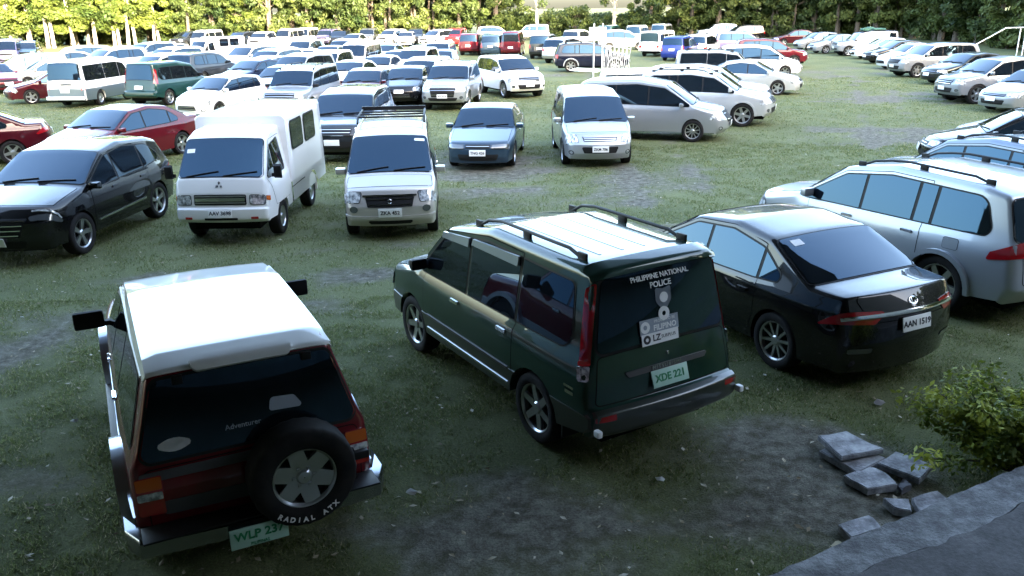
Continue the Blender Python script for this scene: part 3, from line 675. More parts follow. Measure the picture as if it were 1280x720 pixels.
# roof lip spoiler over the rear window
s = m.marks[2]; u = c.cross(s, 1, .03); m.add('roof_spoiler', c.strip(fillet([(s - .14, -u, .05), (s - .14, u, .05), (s + .05, u, .03), (s + .05, -u, .03)]), .03, 'roof_spoiler', PAINT, thick=.035))
s = c.sR(.905); k = m.add('badge_bar', c.strip(fillet([(s - .022, -.46, .01), (s - .022, .46, .01), (s + .026, .42, .01), (s + .026, -.42, .01)]), .022, 'badge_bar', CLAD, thick=.02), lod=1)
m.add('lettering', text_mesh('MITSUBISHI', .05, CHROME, space=1.3), M=c.frame(s, .03, .026), lod=1)
bm = bmesh.new(); box(bm, (0, 0, 0), (.02, .03, .02), bev=.006); m.add('lock', to_mesh(bm, 'lock', CHROME), M=c.frame(c.sR(1.0), 0, .012), lod=2)
rw = [i for i, p in enumerate(m.parts) if p[0] == 'rear_window'][0]
zg = lambda q: c.sR(q)
for txt, zz, u, sz in (('PHILIPPINE NATIONAL', 1.66, .02, .062), ('POLICE', 1.59, .02, .07)):
    m.add('sticker_lettering', text_mesh(txt, sz, STK, bold=.001), M=c.frame(zg(zz), u, .018), parent=rw, lod=1)
bm = bmesh.new(); f = [bm.verts.new((x, y, 0)) for x, y, *_ in fillet([(-.085, .10, .02), (0, .085, .02), (.085, .10, .02), (.085, -.02, .06), (0, -.12, .02), (-.085, -.02, .06)])]; bm.faces.new(f)
bmesh.ops.solidify(bm, geom=bm.faces[:], thickness=.002); k = m.add('shield_sticker', to_mesh(bm, 'shield_sticker', STKG, False), M=c.frame(zg(1.465), 0, .018), parent=rw, lod=1)
bm = bmesh.new(); lathe(bm, [(.001, .003), (.045, .003), (.045, 0)], 20, 'Z'); m.add('star_badge', to_mesh(bm, 'star_badge', STK), M=Matrix.Translation((0, .01, .003)), parent=k, lod=1)
bm = bmesh.new(); lathe(bm, [(.02, .003), (.06, .003), (.06, 0)], 24, 'Z'); m.add('round_sticker', to_mesh(bm, 'round_sticker', STK), M=c.frame(zg(1.34), .01, .018), parent=rw, lod=1)
def plaque(w_, h_, m_): 
    b = bmesh.new(); box(b, (0, 0, 0), (w_, h_, .003)); return to_mesh(b, 'window_sticker', m_, False)
k = m.add('window_sticker', plaque(.42, .13, STKG), M=c.frame(zg(1.255), .07, .019), parent=rw, lod=1)
m.add('lettering', text_mesh('PROUD TO BE', .036, STK, .001), M=Matrix.Translation((.06, .035, .002)), parent=k, lod=1)
m.add('lettering', text_mesh('FILIPINO', .066, STK, .001, .002), M=Matrix.Translation((.06, -.022, .002)), parent=k, lod=1)
bm = bmesh.new(); lathe(bm, [(.02, .002), (.05, .002), (.05, 0)], 20, 'Z'); m.add('seal_mark', to_mesh(bm, 'seal_mark', STK), M=Matrix.Translation((-.155, 0, .002)), parent=k, lod=1)
k = m.add('window_sticker', plaque(.40, .10, STK), M=c.frame(zg(1.15), .07, .020), parent=rw, lod=1)
m.add('lettering', text_mesh('LZ', .075, INK, .001, .002), M=Matrix.Translation((-.04, 0, .002)), parent=k, lod=1)
m.add('lettering', text_mesh('SURPLUS', .04, INK, .001), M=Matrix.Translation((.09, 0, .002)), parent=k, lod=1)
bm = bmesh.new(); lathe(bm, [(.016, .002), (.038, .002), (.038, 0)], 20, 'Z'); m.add('seal_mark', to_mesh(bm, 'seal_mark', INK), M=Matrix.Translation((-.145, 0, .002)), parent=k, lod=1)
MODELS['green_mpv'] = m
MODELS['boxy_mpv'] = standard('mpv', shA, [(1.10, 1.09, .03), (.54, 1.52, .10), (-.3, 1.62, .4), (-1.72, 1.61, .20), (-1.80, 1.14, .18)], (.0, -.94), (1.16, 1.08), (.56, 1.65), (-1.98, 1.775), (-2.11, 1.10), rim='six', black_pillars=False, rm=.13,
    lamp=[(.70, .5), (.70, .84), (.88, .84), (.88, .5)], tail=[(1.0, .70), (1.0, .92), (1.6, .84), (1.6, .70)], grille=(.70, .86, .44, .46, 3), plate_f=.56, plate_r=.80, low2=.56, mirror=(.98, 1.20, TRIM), doors=[(.95, .0, .44), (.0, -.94, .44)])

# the two-tone maroon four wheel drive with a white roof (near)
shP = Shell(W=1.66, belt=1.03, tum=.30, shoulder=.02, sill=.40, r=.37, tw=.25, xf=1.325, xr=-1.325, kf=.12, kr=.06, pf=.08, pr=.04, crown=.03, arch=.08,
    prof=prof((1.98, .44, 0, .06), (2.04, .52, .04, .10), (2.04, .76, .06, .10), (1.94, .99, .10, .10), (.98, 1.06, .2, .05), (.46, 1.54, .18, .06), (-.3, 1.655, .5, .07), (-1.80, 1.655, .2, .07), (-2.00, 1.61, .05, .06), (-2.14, 1.02, .08, .06), (-2.19, .86, .05, .07), (-2.20, .56, .05, .07), (-2.12, .42, 0, .05)))
m = standard('suv', shP, [(.92, 1.06, .03), (.45, 1.47, .06), (-.3, 1.545, .3), (-1.78, 1.53, .05), (-1.94, 1.08, .05)], (.04, -.78), (.98, 1.06), (.46, 1.54), (-2.00, 1.61), (-2.14, 1.02), rim='old6', black_pillars=False, rm=.085,
    lamp=[(.76, .55), (.76, .80), (.92, .80), (.92, .55)], grille=(.76, .92, .5, .5, 2), bumper=None, plate_f=.58, plate_r=.60, mirror=None, handles=-.94, flare=.075,
    doors=[(.86, .04, .50), (.04, -.82, .50)], hood=(1.86, 1.04, .84, .86), tailgate=None, plate_txt=('', ''))
m.parts = [p for p in m.parts if p[0] not in ('number_plate', 'lettering')]
# drop the lettering parents safely: number plates are the last parts added
c = m.c
for sg in (1, -1):
    m.add('lower_body', c.side_band(.40, .66, sg, .012, 'lower_body', PAINT2, thick=.015))
    me = mirror_mesh(.10, .26, .17, TRIM); p = c.warp(.78, sg * (c.Y(.8, 1.15) + .19), 1.17)
    m.add('side_mirror', me, M=Matrix.Translation(p) @ (Matrix() if sg > 0 else Matrix.Diagonal((1, -1, 1, 1))))
    m.add('running_board', (lambda b: (box(b, (.0, sg * .84, .42), (1.7, .14, .05), bev=.015), to_mesh(b, 'running_board', CLAD))[1])(bmesh.new()))
    z = c.sR
    k = m.add('tail_light', c.strip(rpoly(z(.965), sg * .61 if sg > 0 else -.765, z(.70), sg * .765 if sg > 0 else -.61, .015), .022, 'tail_light', RED, thick=.022))
    m.add('amber_lens', c.strip(rpoly(z(.96), (.615 if sg > 0 else -.76), z(.88), (.76 if sg > 0 else -.615), .01), .027, 'amber_lens', AMBER, thick=.004), parent=k)
    m.add('clear_lens', c.strip(rpoly(z(.865), (.615 if sg > 0 else -.76), z(.81), (.76 if sg > 0 else -.615), .01), .027, 'clear_lens', LAMP, thick=.004), parent=k)
    m.add('drip_rail', (lambda b: (tube(b, [c.warp(x, sg * (c.Y(x, 1.575) + .012), 1.575 + q) for x, q in ((.30, -.03), (-.3, .0), (-1.1, .0), (-1.9, -.01))], .012, 6), to_mesh(b, 'drip_rail', WHITE))[1])(bmesh.new()), lod=1)
# white roof skin
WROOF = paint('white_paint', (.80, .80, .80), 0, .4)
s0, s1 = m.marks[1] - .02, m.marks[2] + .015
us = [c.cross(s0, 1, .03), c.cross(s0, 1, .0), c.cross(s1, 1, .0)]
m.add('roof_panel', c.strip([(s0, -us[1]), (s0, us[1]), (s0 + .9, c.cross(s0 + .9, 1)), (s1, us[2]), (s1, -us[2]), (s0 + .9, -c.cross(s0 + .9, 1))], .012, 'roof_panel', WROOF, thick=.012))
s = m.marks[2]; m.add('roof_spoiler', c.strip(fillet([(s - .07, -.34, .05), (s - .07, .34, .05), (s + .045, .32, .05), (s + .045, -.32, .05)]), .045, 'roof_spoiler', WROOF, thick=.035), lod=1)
for u in (-.42, .42): m.add('hinge', (lambda b: (box(b, c.F(s + .07, u, .018), (.03, .07, .06), bev=.008), to_mesh(b, 'hinge', TRIM))[1])(bmesh.new()), lod=1)
# tailgate crease, recess and chrome bumper with end caps
zt = c.sR
m.add('tailgate_seam', c.strip(inflate(c.panel(zt(.58), zt(1.0), .84, .86), .007), .002, 'tailgate_seam', GAP), lod=1); m.add('tailgate', c.strip(c.panel(zt(.58), zt(1.0), .84, .86), .006, 'tailgate', PAINT), lod=1)
m.add('tailgate_trim', c.strip(fillet([(zt(.99), -.30, .02), (zt(.99), .74, .02), (zt(.93), .74, .02), (zt(.93), -.36, .02)]), .014, 'tailgate_trim', CLAD, thick=.01), lod=1)
m.add('tailgate_trim', c.strip(fillet([(zt(.78), -.30, .02), (zt(.78), .62, .02), (zt(.68), .62, .02), (zt(.68), -.34, .02)]), .010, 'tailgate_trim', CLAD, thick=.008), lod=1)
bm = bmesh.new(); pr = [(-2.33, .605), (-2.365, .585), (-2.365, .49), (-2.34, .465)]
ys = np.linspace(-.80, .80, 13); grid = []
for y in ys:
    dx = .05 * (y / .8) ** 2; grid.append([bm.verts.new((x + dx, y, z_)) for x, z_ in [(-2.18, .61)] + pr + [(-2.2, .43)]])
for a, b in zip(grid, grid[1:]):
    for q in range(len(a) - 1): bm.faces.new((a[q], a[q + 1], b[q + 1], b[q]))
for sg, rw_ in ((-1, grid[0]), (1, grid[-1])):
    inner = [bm.verts.new((min(v.co.x + .16, -1.9) if i else -1.95, sg * .875, v.co.z)) for i, v in enumerate(rw_)]
    inner2 = [bm.verts.new((-1.86, sg * .875, v.co.z)) for v in rw_]
    for A, B in ((rw_, inner), (inner, inner2)):
        for q in range(len(A) - 1): bm.faces.new((A[q], A[q + 1], B[q + 1], B[q]))
m.add('bumper', to_mesh(bm, 'bumper', mat('worn_chrome', (.30, .31, .33), .22, .95), ang=40))
bm = bmesh.new(); box(bm, (-2.28, 0, .617), (.20, 1.56, .014), bev=.004); m.add('bumper_step', to_mesh(bm, 'bumper_step', TRIM), lod=1)
# plate low on the bumper, spare wheel off centre on its carrier
bm = bmesh.new(); box(bm, (0, 0, 0), (.012, .38, .15), bev=.004)
k = m.add('number_plate', to_mesh(bm, 'number_plate', PLATEG), M=Matrix.Translation((-2.41, .08, .50)))
fm = Matrix(((0, 0, -1, 0), (-1, 0, 0, 0), (0, 1, 0, 0), (0, 0, 0, 1)))
m.add('lettering', text_mesh('WLP 237', .085, INKG, bold=.002), M=Matrix.Translation((-.008, 0, .012)) @ fm, parent=k, lod=1)
m.add('lettering', text_mesh('PILIPINAS', .03, INKG), M=Matrix.Translation((-.008, 0, -.055)) @ fm, parent=k, lod=1)
ty, rm_ = wheel_meshes(.362, .235, 'old6', True)
MW = Matrix.Translation((-2.335, -.25, .84)) @ Matrix.Rotation(R(90), 4, 'Z')
k = m.add('spare_wheel', ty, M=MW); m.add('rim', rm_, parent=k)
for i, ch in enumerate('XTA LAIDAR'):
    a = R(-128 + i * 8.5); 
    T = Matrix.Translation((.305 * math.cos(a), .1165, .305 * math.sin(a))) @ Matrix(((-1, 0, 0, 0), (0, 0, 1, 0), (0, 1, 0, 0), (0, 0, 0, 1))) @ Matrix.Rotation(0, 4, 'Z')
    if ch != ' ': m.add('lettering', text_mesh(ch, .05, STK, .0015, .002), M=Matrix.Translation((.305 * math.cos(-a + R(180) - R(180)), .1165, .305 * math.sin(a))) @ Matrix.Rotation(-(a + R(90)), 4, 'Y') @ Matrix(((-1, 0, 0, 0), (0, 0, 1, 0), (0, 1, 0, 0), (0, 0, 0, 1))), parent=k, lod=1)
bm = bmesh.new(); box(bm, (-2.23, -.25, .84), (.10, .10, .34), bev=.01); box(bm, (-2.23, -.50, .80), (.05, .5, .06), bev=.01); box(bm, (-2.23, -.62, .68), (.05, .06, .36), bev=.01); m.add('wheel_carrier', to_mesh(bm, 'wheel_carrier', TRIM), lod=1)
rw = [i for i, p in enumerate(m.parts) if p[0] == 'rear_window'][0]
bm = bmesh.new(); f = [bm.verts.new((.09 * math.cos(t) * (1 if abs(math.cos(t)) < .9 else 1.15), .045 * math.sin(t), 0)) for t in np.linspace(0, 6.283, 17)[:-1]]; bm.faces.new(f); bmesh.ops.solidify(bm, geom=bm.faces[:], thickness=.002)
m.add('window_sticker', to_mesh(bm, 'window_sticker', STK, False), M=c.frame(zt(1.14), .50, .019) , parent=rw, lod=1)
m.add('sticker_lettering', text_mesh('Adventurer', .05, STKG, .001), M=c.frame(zt(1.17), .06, .019), parent=rw, lod=1)
m.add('window_patch', c.strip(fillet([(zt(1.30), -.30, .03), (zt(1.31), -.14, .03), (zt(1.22), -.12, .02), (zt(1.21), -.36, .02)]), .0125, 'window_patch', STKG), parent=rw, lod=1)  # pale grey patch laid on the rear window
MODELS['maroon_suv'] = m

# micro van
sh = Shell(W=1.655, belt=1.04, tum=.20, sill=.28, r=.295, tw=.19, xf=1.31, xr=-1.31, kf=.16, kr=.08, pf=.10, pr=.05, crown=.05,
    prof=prof((1.88, .26, 0, .05), (1.96, .36, .06, .12), (1.96, .60, .08, .14), (1.82, .90, .14, .12), (1.44, 1.09, .15, .06), (.70, 1.66, .25, .06), (-.1, 1.80, .5, .08), (-1.75, 1.78, .2, .08), (-1.96, 1.70, .08, .06), (-2.08, 1.10, .15, .07), (-2.12, .8, .1, .1), (-2.12, .5, .1, .1), (-2.05, .28, 0, .05)))
m = standard('van', sh, [(1.38, 1.08, .03), (.66, 1.57, .12), (-.1, 1.66, .3), (-1.78, 1.63, .12), (-1.90, 1.12, .1)], (.20, -.72), (1.44, 1.09), (.70, 1.66), (-1.96, 1.70), (-2.08, 1.10), rim='six',
    lamp=[(.68, .52), (.68, .90), (.88, .88), (.85, .48)], tail=[(.7, .64), (.7, .88), (1.3, .82), (1.3, .68)], grille=(.60, .77, .38, .42, 2), bumper=(.30, .37, .40), plate_f=.51, plate_r=.78, fogs=(.56, .62),
    doors=[(1.1, .20, .4), (.2, -.8, .4)], mirror=(1.14, 1.14, PAINT), handles=.94, hood=(1.76, 1.48, .86, .86), tailgate=(.6, 1.1, .8, .8), plate_txt=('ZKA 452', ''))
c = m.c
s = c.sF(.42); m.add('bumper_strip', c.strip([(s - .015, -c.cross(s, 1, .02)), (s - .015, c.cross(s, 1, .02)), (s + .03, c.cross(s, 1, .02)), (s + .03, -c.cross(s, 1, .02))], .018, 'bumper_strip', PAINT, thick=.016), lod=1)
s = c.sF(.785); m.add('grille_bar', c.strip([(s - .014, -.46), (s - .014, .46), (s + .014, .46), (s + .014, -.46)], .022, 'grille_bar', CHROME, thick=.02), lod=1)
bm = bmesh.new(); tube(bm, [(.03, .02, 0), (.0, .04, 0), (-.03, .02, 0), (.03, -.02, 0), (0, -.04, 0), (-.03, -.02, 0)], .008, 6); m.add('emblem', to_mesh(bm, 'emblem', CHROME), M=c.frame(c.sF(.69), 0, .02), lod=1)
m.add('window_sticker', c.strip(rpoly(m.marks[1] - .16, .44, m.marks[1] - .10, .62, .01), .0125, 'window_sticker', STK), lod=1)
bm = bmesh.new()
zr = 1.885
for y in (-.62, .62): tube(bm, [(.10, y, 1.79), (-.05, y, zr), (-1.3, y, zr), (-1.4, y, 1.80)], .022, 8)
for x in (-.05, -.45, -.85, -1.3): tube(bm, [(x, -.62, zr), (x, .62, zr)], .018, 8)
box(bm, (-1.3, 0, zr + .035), (.05, 1.28, .06), bev=.01)
m.add('roof_rack', to_mesh(bm, 'roof_rack', TRIM))
MODELS['micro_van'] = m

# commuter van
def van_shell(**k):
    a = dict(W=1.69, belt=1.12, tum=.13, sill=.30, r=.33, xf=1.28, xr=-1.28, kf=.14, kr=.05, pf=.08, pr=.03, crown=.05,
        prof=prof((2.00, .28, 0, .05), (2.10, .42, .06, .10), (2.10, .80, .1, .12), (1.96, 1.08, .14, .08), (1.90, 1.14, .1, .06), (1.26, 1.82, .25, .07), (.6, 1.97, .4, .10), (-2.2, 1.96, .2, .10), (-2.40, 1.90, .1, .08), (-2.50, 1.16, .1, .08), (-2.54, .80, .1, .08), (-2.55, .45, .06, .08), (-2.48, .32, 0, .05)))
    a.update(k); return Shell(**a)
DLO_VAN = [(1.72, 1.14, .03), (1.22, 1.66, .10), (.6, 1.76, .2), (-2.22, 1.75, .06), (-2.28, 1.16, .06)]
VAN = dict(black_pillars=False, lamp=[(.74, .52), (.74, .82), (.92, .82), (.92, .52)], tail=[(.76, .68), (.76, .84), (1.12, .84), (1.12, .68)], grille=(.78, .92, .48, .48, 2), bumper=(.40, .5, .5), plate_f=.58, plate_r=.72, mirror=(1.56, 1.25, TRIM), doors=[(1.6, .66, .4), (.6, -.62, .4)], tailgate=(.5, 1.12, .86, .86), rm=.10)
MODELS['van'] = standard('van', van_shell(), DLO_VAN, (.66, -.62), (1.90, 1.14), (1.26, 1.82), (-2.40, 1.90), (-2.50, 1.16), rim='six', **VAN)
v2 = dict(VAN); MODELS['van_two_tone'] = m = standard('van', van_shell(), DLO_VAN, (.66, -.62), (1.90, 1.14), (1.26, 1.82), (-2.40, 1.90), (-2.50, 1.16), rim='steel', low2=.82, **v2)
c = m.c; s = c.sR(.98); m.add('tailgate_handle', c.strip(rpoly(s - .03, -.30, s + .03, .18, .015), .02, 'tailgate_handle', TRIM, thick=.018))
bm = bmesh.new(); box(bm, (-2.60, 0, .43), (.10, 1.62, .14), bev=.03); m.add('bumper', to_mesh(bm, 'bumper', WHITE))
# owner type jeepney: flat front, open sides
MODELS['jeepney'] = m = standard('van', van_shell(W=1.75, tum=.05, crown=.05, kf=.05, r=.34, prof=prof((2.0, .40, 0, .05), (2.05, .5, .05, .06), (2.05, 1.0, .05, .06), (1.55, 1.15, .05, .05), (1.40, 1.80, .1, .05), (1.2, 1.93, .1, .06), (-2.3, 1.93, .08, .06), (-2.42, 1.86, .05, .05), (-2.46, 1.12, .05, .05), (-2.48, .8, .05, .05), (-2.48, .45, 0, .05))), [(1.30, 1.18, .03), (1.22, 1.72, .04), (-2.2, 1.72, .04), (-2.2, 1.18, .04)], (.7, -.2, -1.2), (1.55, 1.15), (1.40, 1.80), (-2.42, 1.86), (-2.46, 1.12), rim='steel', black_pillars=False,
    lamp=[(.72, .52), (.72, .76), (.92, .76), (.92, .52)], tail=[(.7, .6), (.7, .8), (.9, .8), (.9, .6)], grille=(.6, .95, .42, .42, 4), plate_f=.52, plate_r=.68, mirror=(1.4, 1.3, TRIM), rm=.1)

# cab-over van with a taller welded passenger box
sh = Shell(W=1.66, belt=1.10, tum=.15, sill=.42, r=.32, tw=.2, xf=1.12, xr=-1.12, kf=.10, kr=.0, pf=.06, pr=.0, crown=.035, arch=.06,
    prof=prof((1.90, .40, 0, .05), (1.99, .46, .04, .08), (1.99, .64, .03, .08), (1.95, .67, .02, .08), (1.93, .92, .06, .10), (1.86, 1.14, .10, .06), (1.32, 1.76, .2, .06), (1.0, 1.86, .2, .08), (.42, 1.88, .02, .06), (.40, 1.86, .02, .05), (.40, .95, .02, .05), (.40, .42, 0, .05)))
m = standard('van', sh, [(1.72, 1.14, .03), (1.28, 1.62, .08), (.72, 1.70, .05), (.66, 1.14, .05)], (1.28,), (1.86, 1.14), (1.32, 1.76), (.41, 1.87), (.40, .96), rim='steel', black_pillars=False, rear_glass=False, wm=.075,
    lamp=[(.72, .50), (.72, .74), (.88, .74), (.88, .50)], grille=(.71, .89, .44, .44, 0), plate_f=.58, plate_r=.6, mirror=None, doors=None, plate_txt=('AAV 3698', ''))
m.parts = [p for i, p in enumerate(m.parts) if not (p[0] == 'number_plate' and p[4].translation.x < 1) and not (p[0] == 'wheel')] if False else m.parts
c = m.c
WB = PAINT
def rounded_prism(bm, x0, x1, y, z0, z1, r, taper=.03):
    pts = fillet([(-y, z0, .02), (y, z0, .02), (y - taper, z1, r), (-y + taper, z1, r)])
    st = [(x0, .985), (x0 - .03, 1.0)] + [(x, 1) for x in np.linspace(x0 - .3, x1 + .3, 6)] + [(x1 + .03, 1), (x1, .985)]
    rings = []
    for x, q in st: rings.append([bm.verts.new((x, p[0] * q, z0 + (p[1] - z0) * q)) for p in pts])
    for a, b in zip(rings, rings[1:]):
        for i in range(len(a)): bm.faces.new((a[i], a[(i + 1) % len(a)], b[(i + 1) % len(b)], b[i]))
    bm.faces.new(rings[0]); bm.faces.new(rings[-1][::-1])
bm = bmesh.new(); rounded_prism(bm, .46, -2.30, .85, .80, 2.03, .10)
k = m.add('passenger_box', to_mesh(bm, 'passenger_box', PAINT))
for sg in (1, -1):
    bm = bmesh.new(); f = [bm.verts.new((x, sg * .852, z_)) for x, z_ in [(.46, .82), (.46, .45), (-.68, .45)] + [(-1.12 + .42 * math.cos(a), .32 + .42 * math.sin(a)) for a in np.linspace(.32, math.pi - .32, 9)] + [(-1.60, .45), (-2.28, .45), (-2.28, .82)]]
    bm.faces.new(f); bmesh.ops.solidify(bm, geom=bm.faces[:], thickness=.03); m.add('side_skirt', to_mesh(bm, 'side_skirt', PAINT, False))
    for xa, xb in ((.22, -.62), (-.80, -1.64)):
        pts = fillet([(xa, 1.38, .06), (xb, 1.38, .06), (xb, 1.86, .06), (xa, 1.86, .06)])
        for d, mm, nm, off in ((.03, TRIM, 'window_seal', .010), (0, GLASS, 'side_window', .018)):
            bm = bmesh.new(); f = []
            for x, z_ in (inflate(pts, d) if d else [(p[0], p[1]) for p in pts]):
                f.append(bm.verts.new((x, sg * (.85 - .03 * (z_ - .8) / 1.23 + off), z_)))
            bm.faces.new(f); bmesh.ops.solidify(bm, geom=bm.faces[:], thickness=.006); m.add(nm, to_mesh(bm, nm, mm, False), parent=k)
    bm = bmesh.new(); box(bm, (.05, sg * .858, .72), (1.0, .006, .012)); m.add('body_seam', to_mesh(bm, 'body_seam', GAP, False), lod=2)
    me = mirror_mesh(.06, .14, .24, TRIM); m.add('side_mirror', me, M=Matrix.Translation((1.62, sg * .93, 1.22)) @ (Matrix() if sg > 0 else Matrix.Diagonal((1, -1, 1, 1))))
    m.add('door_seam', c.side(inflate(fillet([(1.62, .98, .03), (1.5, .62, .05), (.60, .62, .05), (.56, 1.74, .05), (1.2, 1.72, .1), (1.74, 1.12, .03)]), .006), sg, .0018, 'door_seam', GAP), lod=1)
    m.add('door', c.side(fillet([(1.62, .98, .03), (1.5, .62, .05), (.60, .62, .05), (.56, 1.74, .05), (1.2, 1.72, .1), (1.74, 1.12, .03)]), sg, .0036, 'door', PAINT), lod=1)
    m.add('corner_lamp', c.strip(rpoly(c.sF(.88), sg * .81 - .05, c.sF(.80), sg * .81 + .05, .01), .016, 'corner_lamp', AMBER, thick=.012), lod=1)
    m.add('bumper_lamp', c.strip(rpoly(c.sF(.51), sg * .56 - .06, c.sF(.47), sg * .56 + .06, .01), .010, 'bumper_lamp', RED, thick=.008), lod=1)
    m.add('mud_flap', (lambda b: (box(b, (-1.58, sg * .70, .40), (.02, .22, .30)), to_mesh(b, 'mud_flap', WHITE))[1])(bmesh.new()), lod=1)
s = c.sF(.80); m.add('grille_bar', c.strip(fillet([(s - .03, -.42, .01), (s - .03, .42, .01), (s + .03, .42, .01), (s + .03, -.42, .01)]), .03, 'grille_bar', CHROME, thick=.02), lod=1)
for zz in (.745, .86): s = c.sF(zz); m.add('grille_bar', c.strip([(s - .010, -.42), (s - .010, .42), (s + .010, .42), (s + .010, -.42)], .02, 'grille_bar', RIM, thick=.012), lod=1)
m.add('air_intake', c.strip(rpoly(c.sF(.50), -.28, c.sF(.46), .28, .01), .006, 'air_intake', TRIM))
m.add('windscreen_sticker', c.strip(rpoly(m.marks[0] + .52, -.62, m.marks[0] + .60, -.48, .01), .0125, 'windscreen_sticker', STK), lod=1)
bm = bmesh.new()
for a in (90, 210, 330):
    r0 = Matrix.Rotation(R(a), 3, 'Z'); f = [bm.verts.new(r0 @ Vector(q)) for q in ((.008, 0, 0), (.04, .022, 0), (.072, 0, 0), (.04, -.022, 0))]; bm.faces.new(f)
bmesh.ops.solidify(bm, geom=bm.faces[:], thickness=.005); m.add('emblem', to_mesh(bm, 'emblem', CHROME, False), M=c.frame(c.sF(1.04), 0, .012), lod=1)
MODELS['box_van'] = m

# ---------------------------------------------------------------- paints
PT = dict(white=paint('paint_white', (.78, .78, .77)), silver=paint('paint_silver', (.34, .36, .385), .55, .33), pale=paint('paint_pale_silver', (.48, .495, .505), .4, .35), champagne=paint('paint_champagne', (.50, .47, .43), .45, .35),
    midsilver=paint('paint_mid_silver', (.24, .26, .29), .5, .35), grey=paint('paint_grey', (.16, .17, .18), .5), dark=paint('paint_dark_grey', (.02, .024, .03), .3), black=paint('paint_black', (.002, .002, .003)), navy=paint('paint_navy', (.010, .016, .045), .2),
    blue=paint('paint_blue', (.012, .03, .20), .2), steel=paint('paint_steel_blue', (.022, .045, .075), .3), green=paint('paint_green', (.010, .036, .027), .2), teal=paint('paint_dark_green', (.006, .036, .032), .2), olive=paint('paint_black_green', (.012, .018, .016), .3),
    bluegrey=paint('paint_blue_grey', (.12, .15, .20), .45), claret=paint('paint_claret', (.12, .006, .012), .15), near_silver=paint('paint_near_silver', (.36, .39, .43), .5, .33), inky=paint('paint_inky_navy', (.003, .005, .016), 0), maroon=paint('paint_maroon', (.055, .003, .008), .15), red=paint('paint_red', (.095, .004, .010), .1), bright=paint('paint_bright_red', (.55, .010, .012)), violet=paint('paint_violet', (.20, .17, .32), .4),
    lower=paint('paint_grey_lower', (.13, .17, .19), .4), fsilver=paint('paint_cladding_silver', (.52, .55, .60), .6, .35), bronze=paint('paint_bronze', (.03, .035, .03), .4), mauve=paint('paint_mauve', (.25, .22, .23), .5))
NAME = dict(sedan='parked_sedan', old_sedan='parked_sedan', black_sedan='parked_sedan', hatch='parked_hatchback', van='parked_van', van_two_tone='parked_van', box_van='parked_van', micro_van='parked_van', jeepney='parked_jeepney',
    mpv='parked_minivan', mpv_new='parked_minivan', green_mpv='parked_minivan', boxy_mpv='parked_minivan')
CATS = dict(parked_sedan='sedan', parked_hatchback='hatchback', parked_van='van', parked_jeepney='jeepney', parked_minivan='minivan', parked_suv='suv')
OCC = []
def put(model, col, ref, yaw, label, col2=None):
    """ref = (x, y) on the ground, or (point on the car, photo pixel where it stands)"""
    m = MODELS[model]; c = m.c; a = R(yaw)
    if isinstance(ref[0], str):
        k = ref[0]
        p = {'h': Vector((c.xmax - .12, 0, .80)), 'f': Vector((c.xmax - .03, 0, .35)), 'r': Vector((c.xmin + .03, 0, .42)), 'w': m.ws, 'g': m.rg, 'fl': Vector((c.xf, c.W / 2 - .1, 0)), 'fr': Vector((c.xf, -c.W / 2 + .1, 0)), 'rl': Vector((c.xr, c.W / 2 - .1, 0)), 'rr': Vector((c.xr, -c.W / 2 + .1, 0))}[k]
        g = ground_at(ref[1], ref[2], p.z); x = g.x - (p.x * math.cos(a) - p.y * math.sin(a)); y = g.y - (p.x * math.sin(a) + p.y * math.cos(a))
    else: x, y = ref
    nm = NAME.get(model, 'parked_suv')
    OCC.append((round(x, 1), round(y, 1), yaw, label, c.xmax, c.xmin, c.W))
    return make(model, PT[col], PT[col2] if col2 else PT[col], (x, y, -.018), yaw, nm, label, CATS[nm], math.hypot(x, y))
# nearest row, backs to the camera
put('maroon_suv', 'claret', (-2.72, 6.95), 116.7, 'maroon four wheel drive with white roof and spare wheel on its back', 'fsilver')
put('green_mpv', 'green', (.21, 8.39), 121.2, 'dark green boxy minivan with stickers on its rear window', 'bronze')
put('black_sedan', 'black', (3.04, 9.98), 116, 'black saloon parked right beside the dark green minivan')
put('suv_near', 'near_silver', (5.62, 11.72), 116, 'large pale silver SUV just beyond the black saloon')
put('suv_rails', 'bluegrey', (8.15, 13.9), 111, 'blue-grey SUV with roof rails partly hidden behind the pale silver SUV')
put('sedan', 'black', ('h', 1158, 166), 158, 'black car with white bonnet behind it at the right edge, nearest the silver SUVs')
put('sedan', 'white', ('h', 1198, 156), 163, 'white car poking its bonnet out between two dark cars at the right edge')
# second row, facing the camera
put('crossover', 'black', (-7.85, 14.73), -95.9, 'black crossover with silver alloy wheels beside the white box van')
put('box_van', 'white', (-4.88, 15.72), -90.4, 'white cab-over van with tall square passenger box, nearest of the vans')
put('micro_van', 'champagne', (-2.23, 15.87), -85.1, 'champagne micro van with a black roof rack', 'mauve')
put('sedan', 'maroon', ('r', 66, 176), -148, 'dark red saloon cut by the left edge, tail to the right')
put('sedan', 'red', ('w', 122, 148), -112, 'red saloon standing behind the black crossover')
put('suv', 'dark', ('w', 429, 130), -93, 'dark pickup-nosed SUV between the white box van and the champagne van')
put('old_sedan', 'steel', ('f', 597, 196), -96, 'small steel blue saloon in the middle of the field facing the camera')
put('mpv', 'silver', (2.13, 22.49), -88, 'silver minivan standing alone facing the camera, chevron grille')
put('suv_new', 'silver', ('f', 553, 128), -97, 'silver SUV with bold chrome front behind the steel blue saloon')
put('suv', 'white', (.02, 39.2), -66.7, 'white SUV standing alone in the open lane, turned to the right')
put('hatch', 'white', ('w', 262, 104), -115, 'white hatchback with a wide dark grille behind the white box van')
put('van_two_tone', 'white', ('rr', 126, 131), 87, 'white and grey two-tone van showing its back, at the left', 'lower')
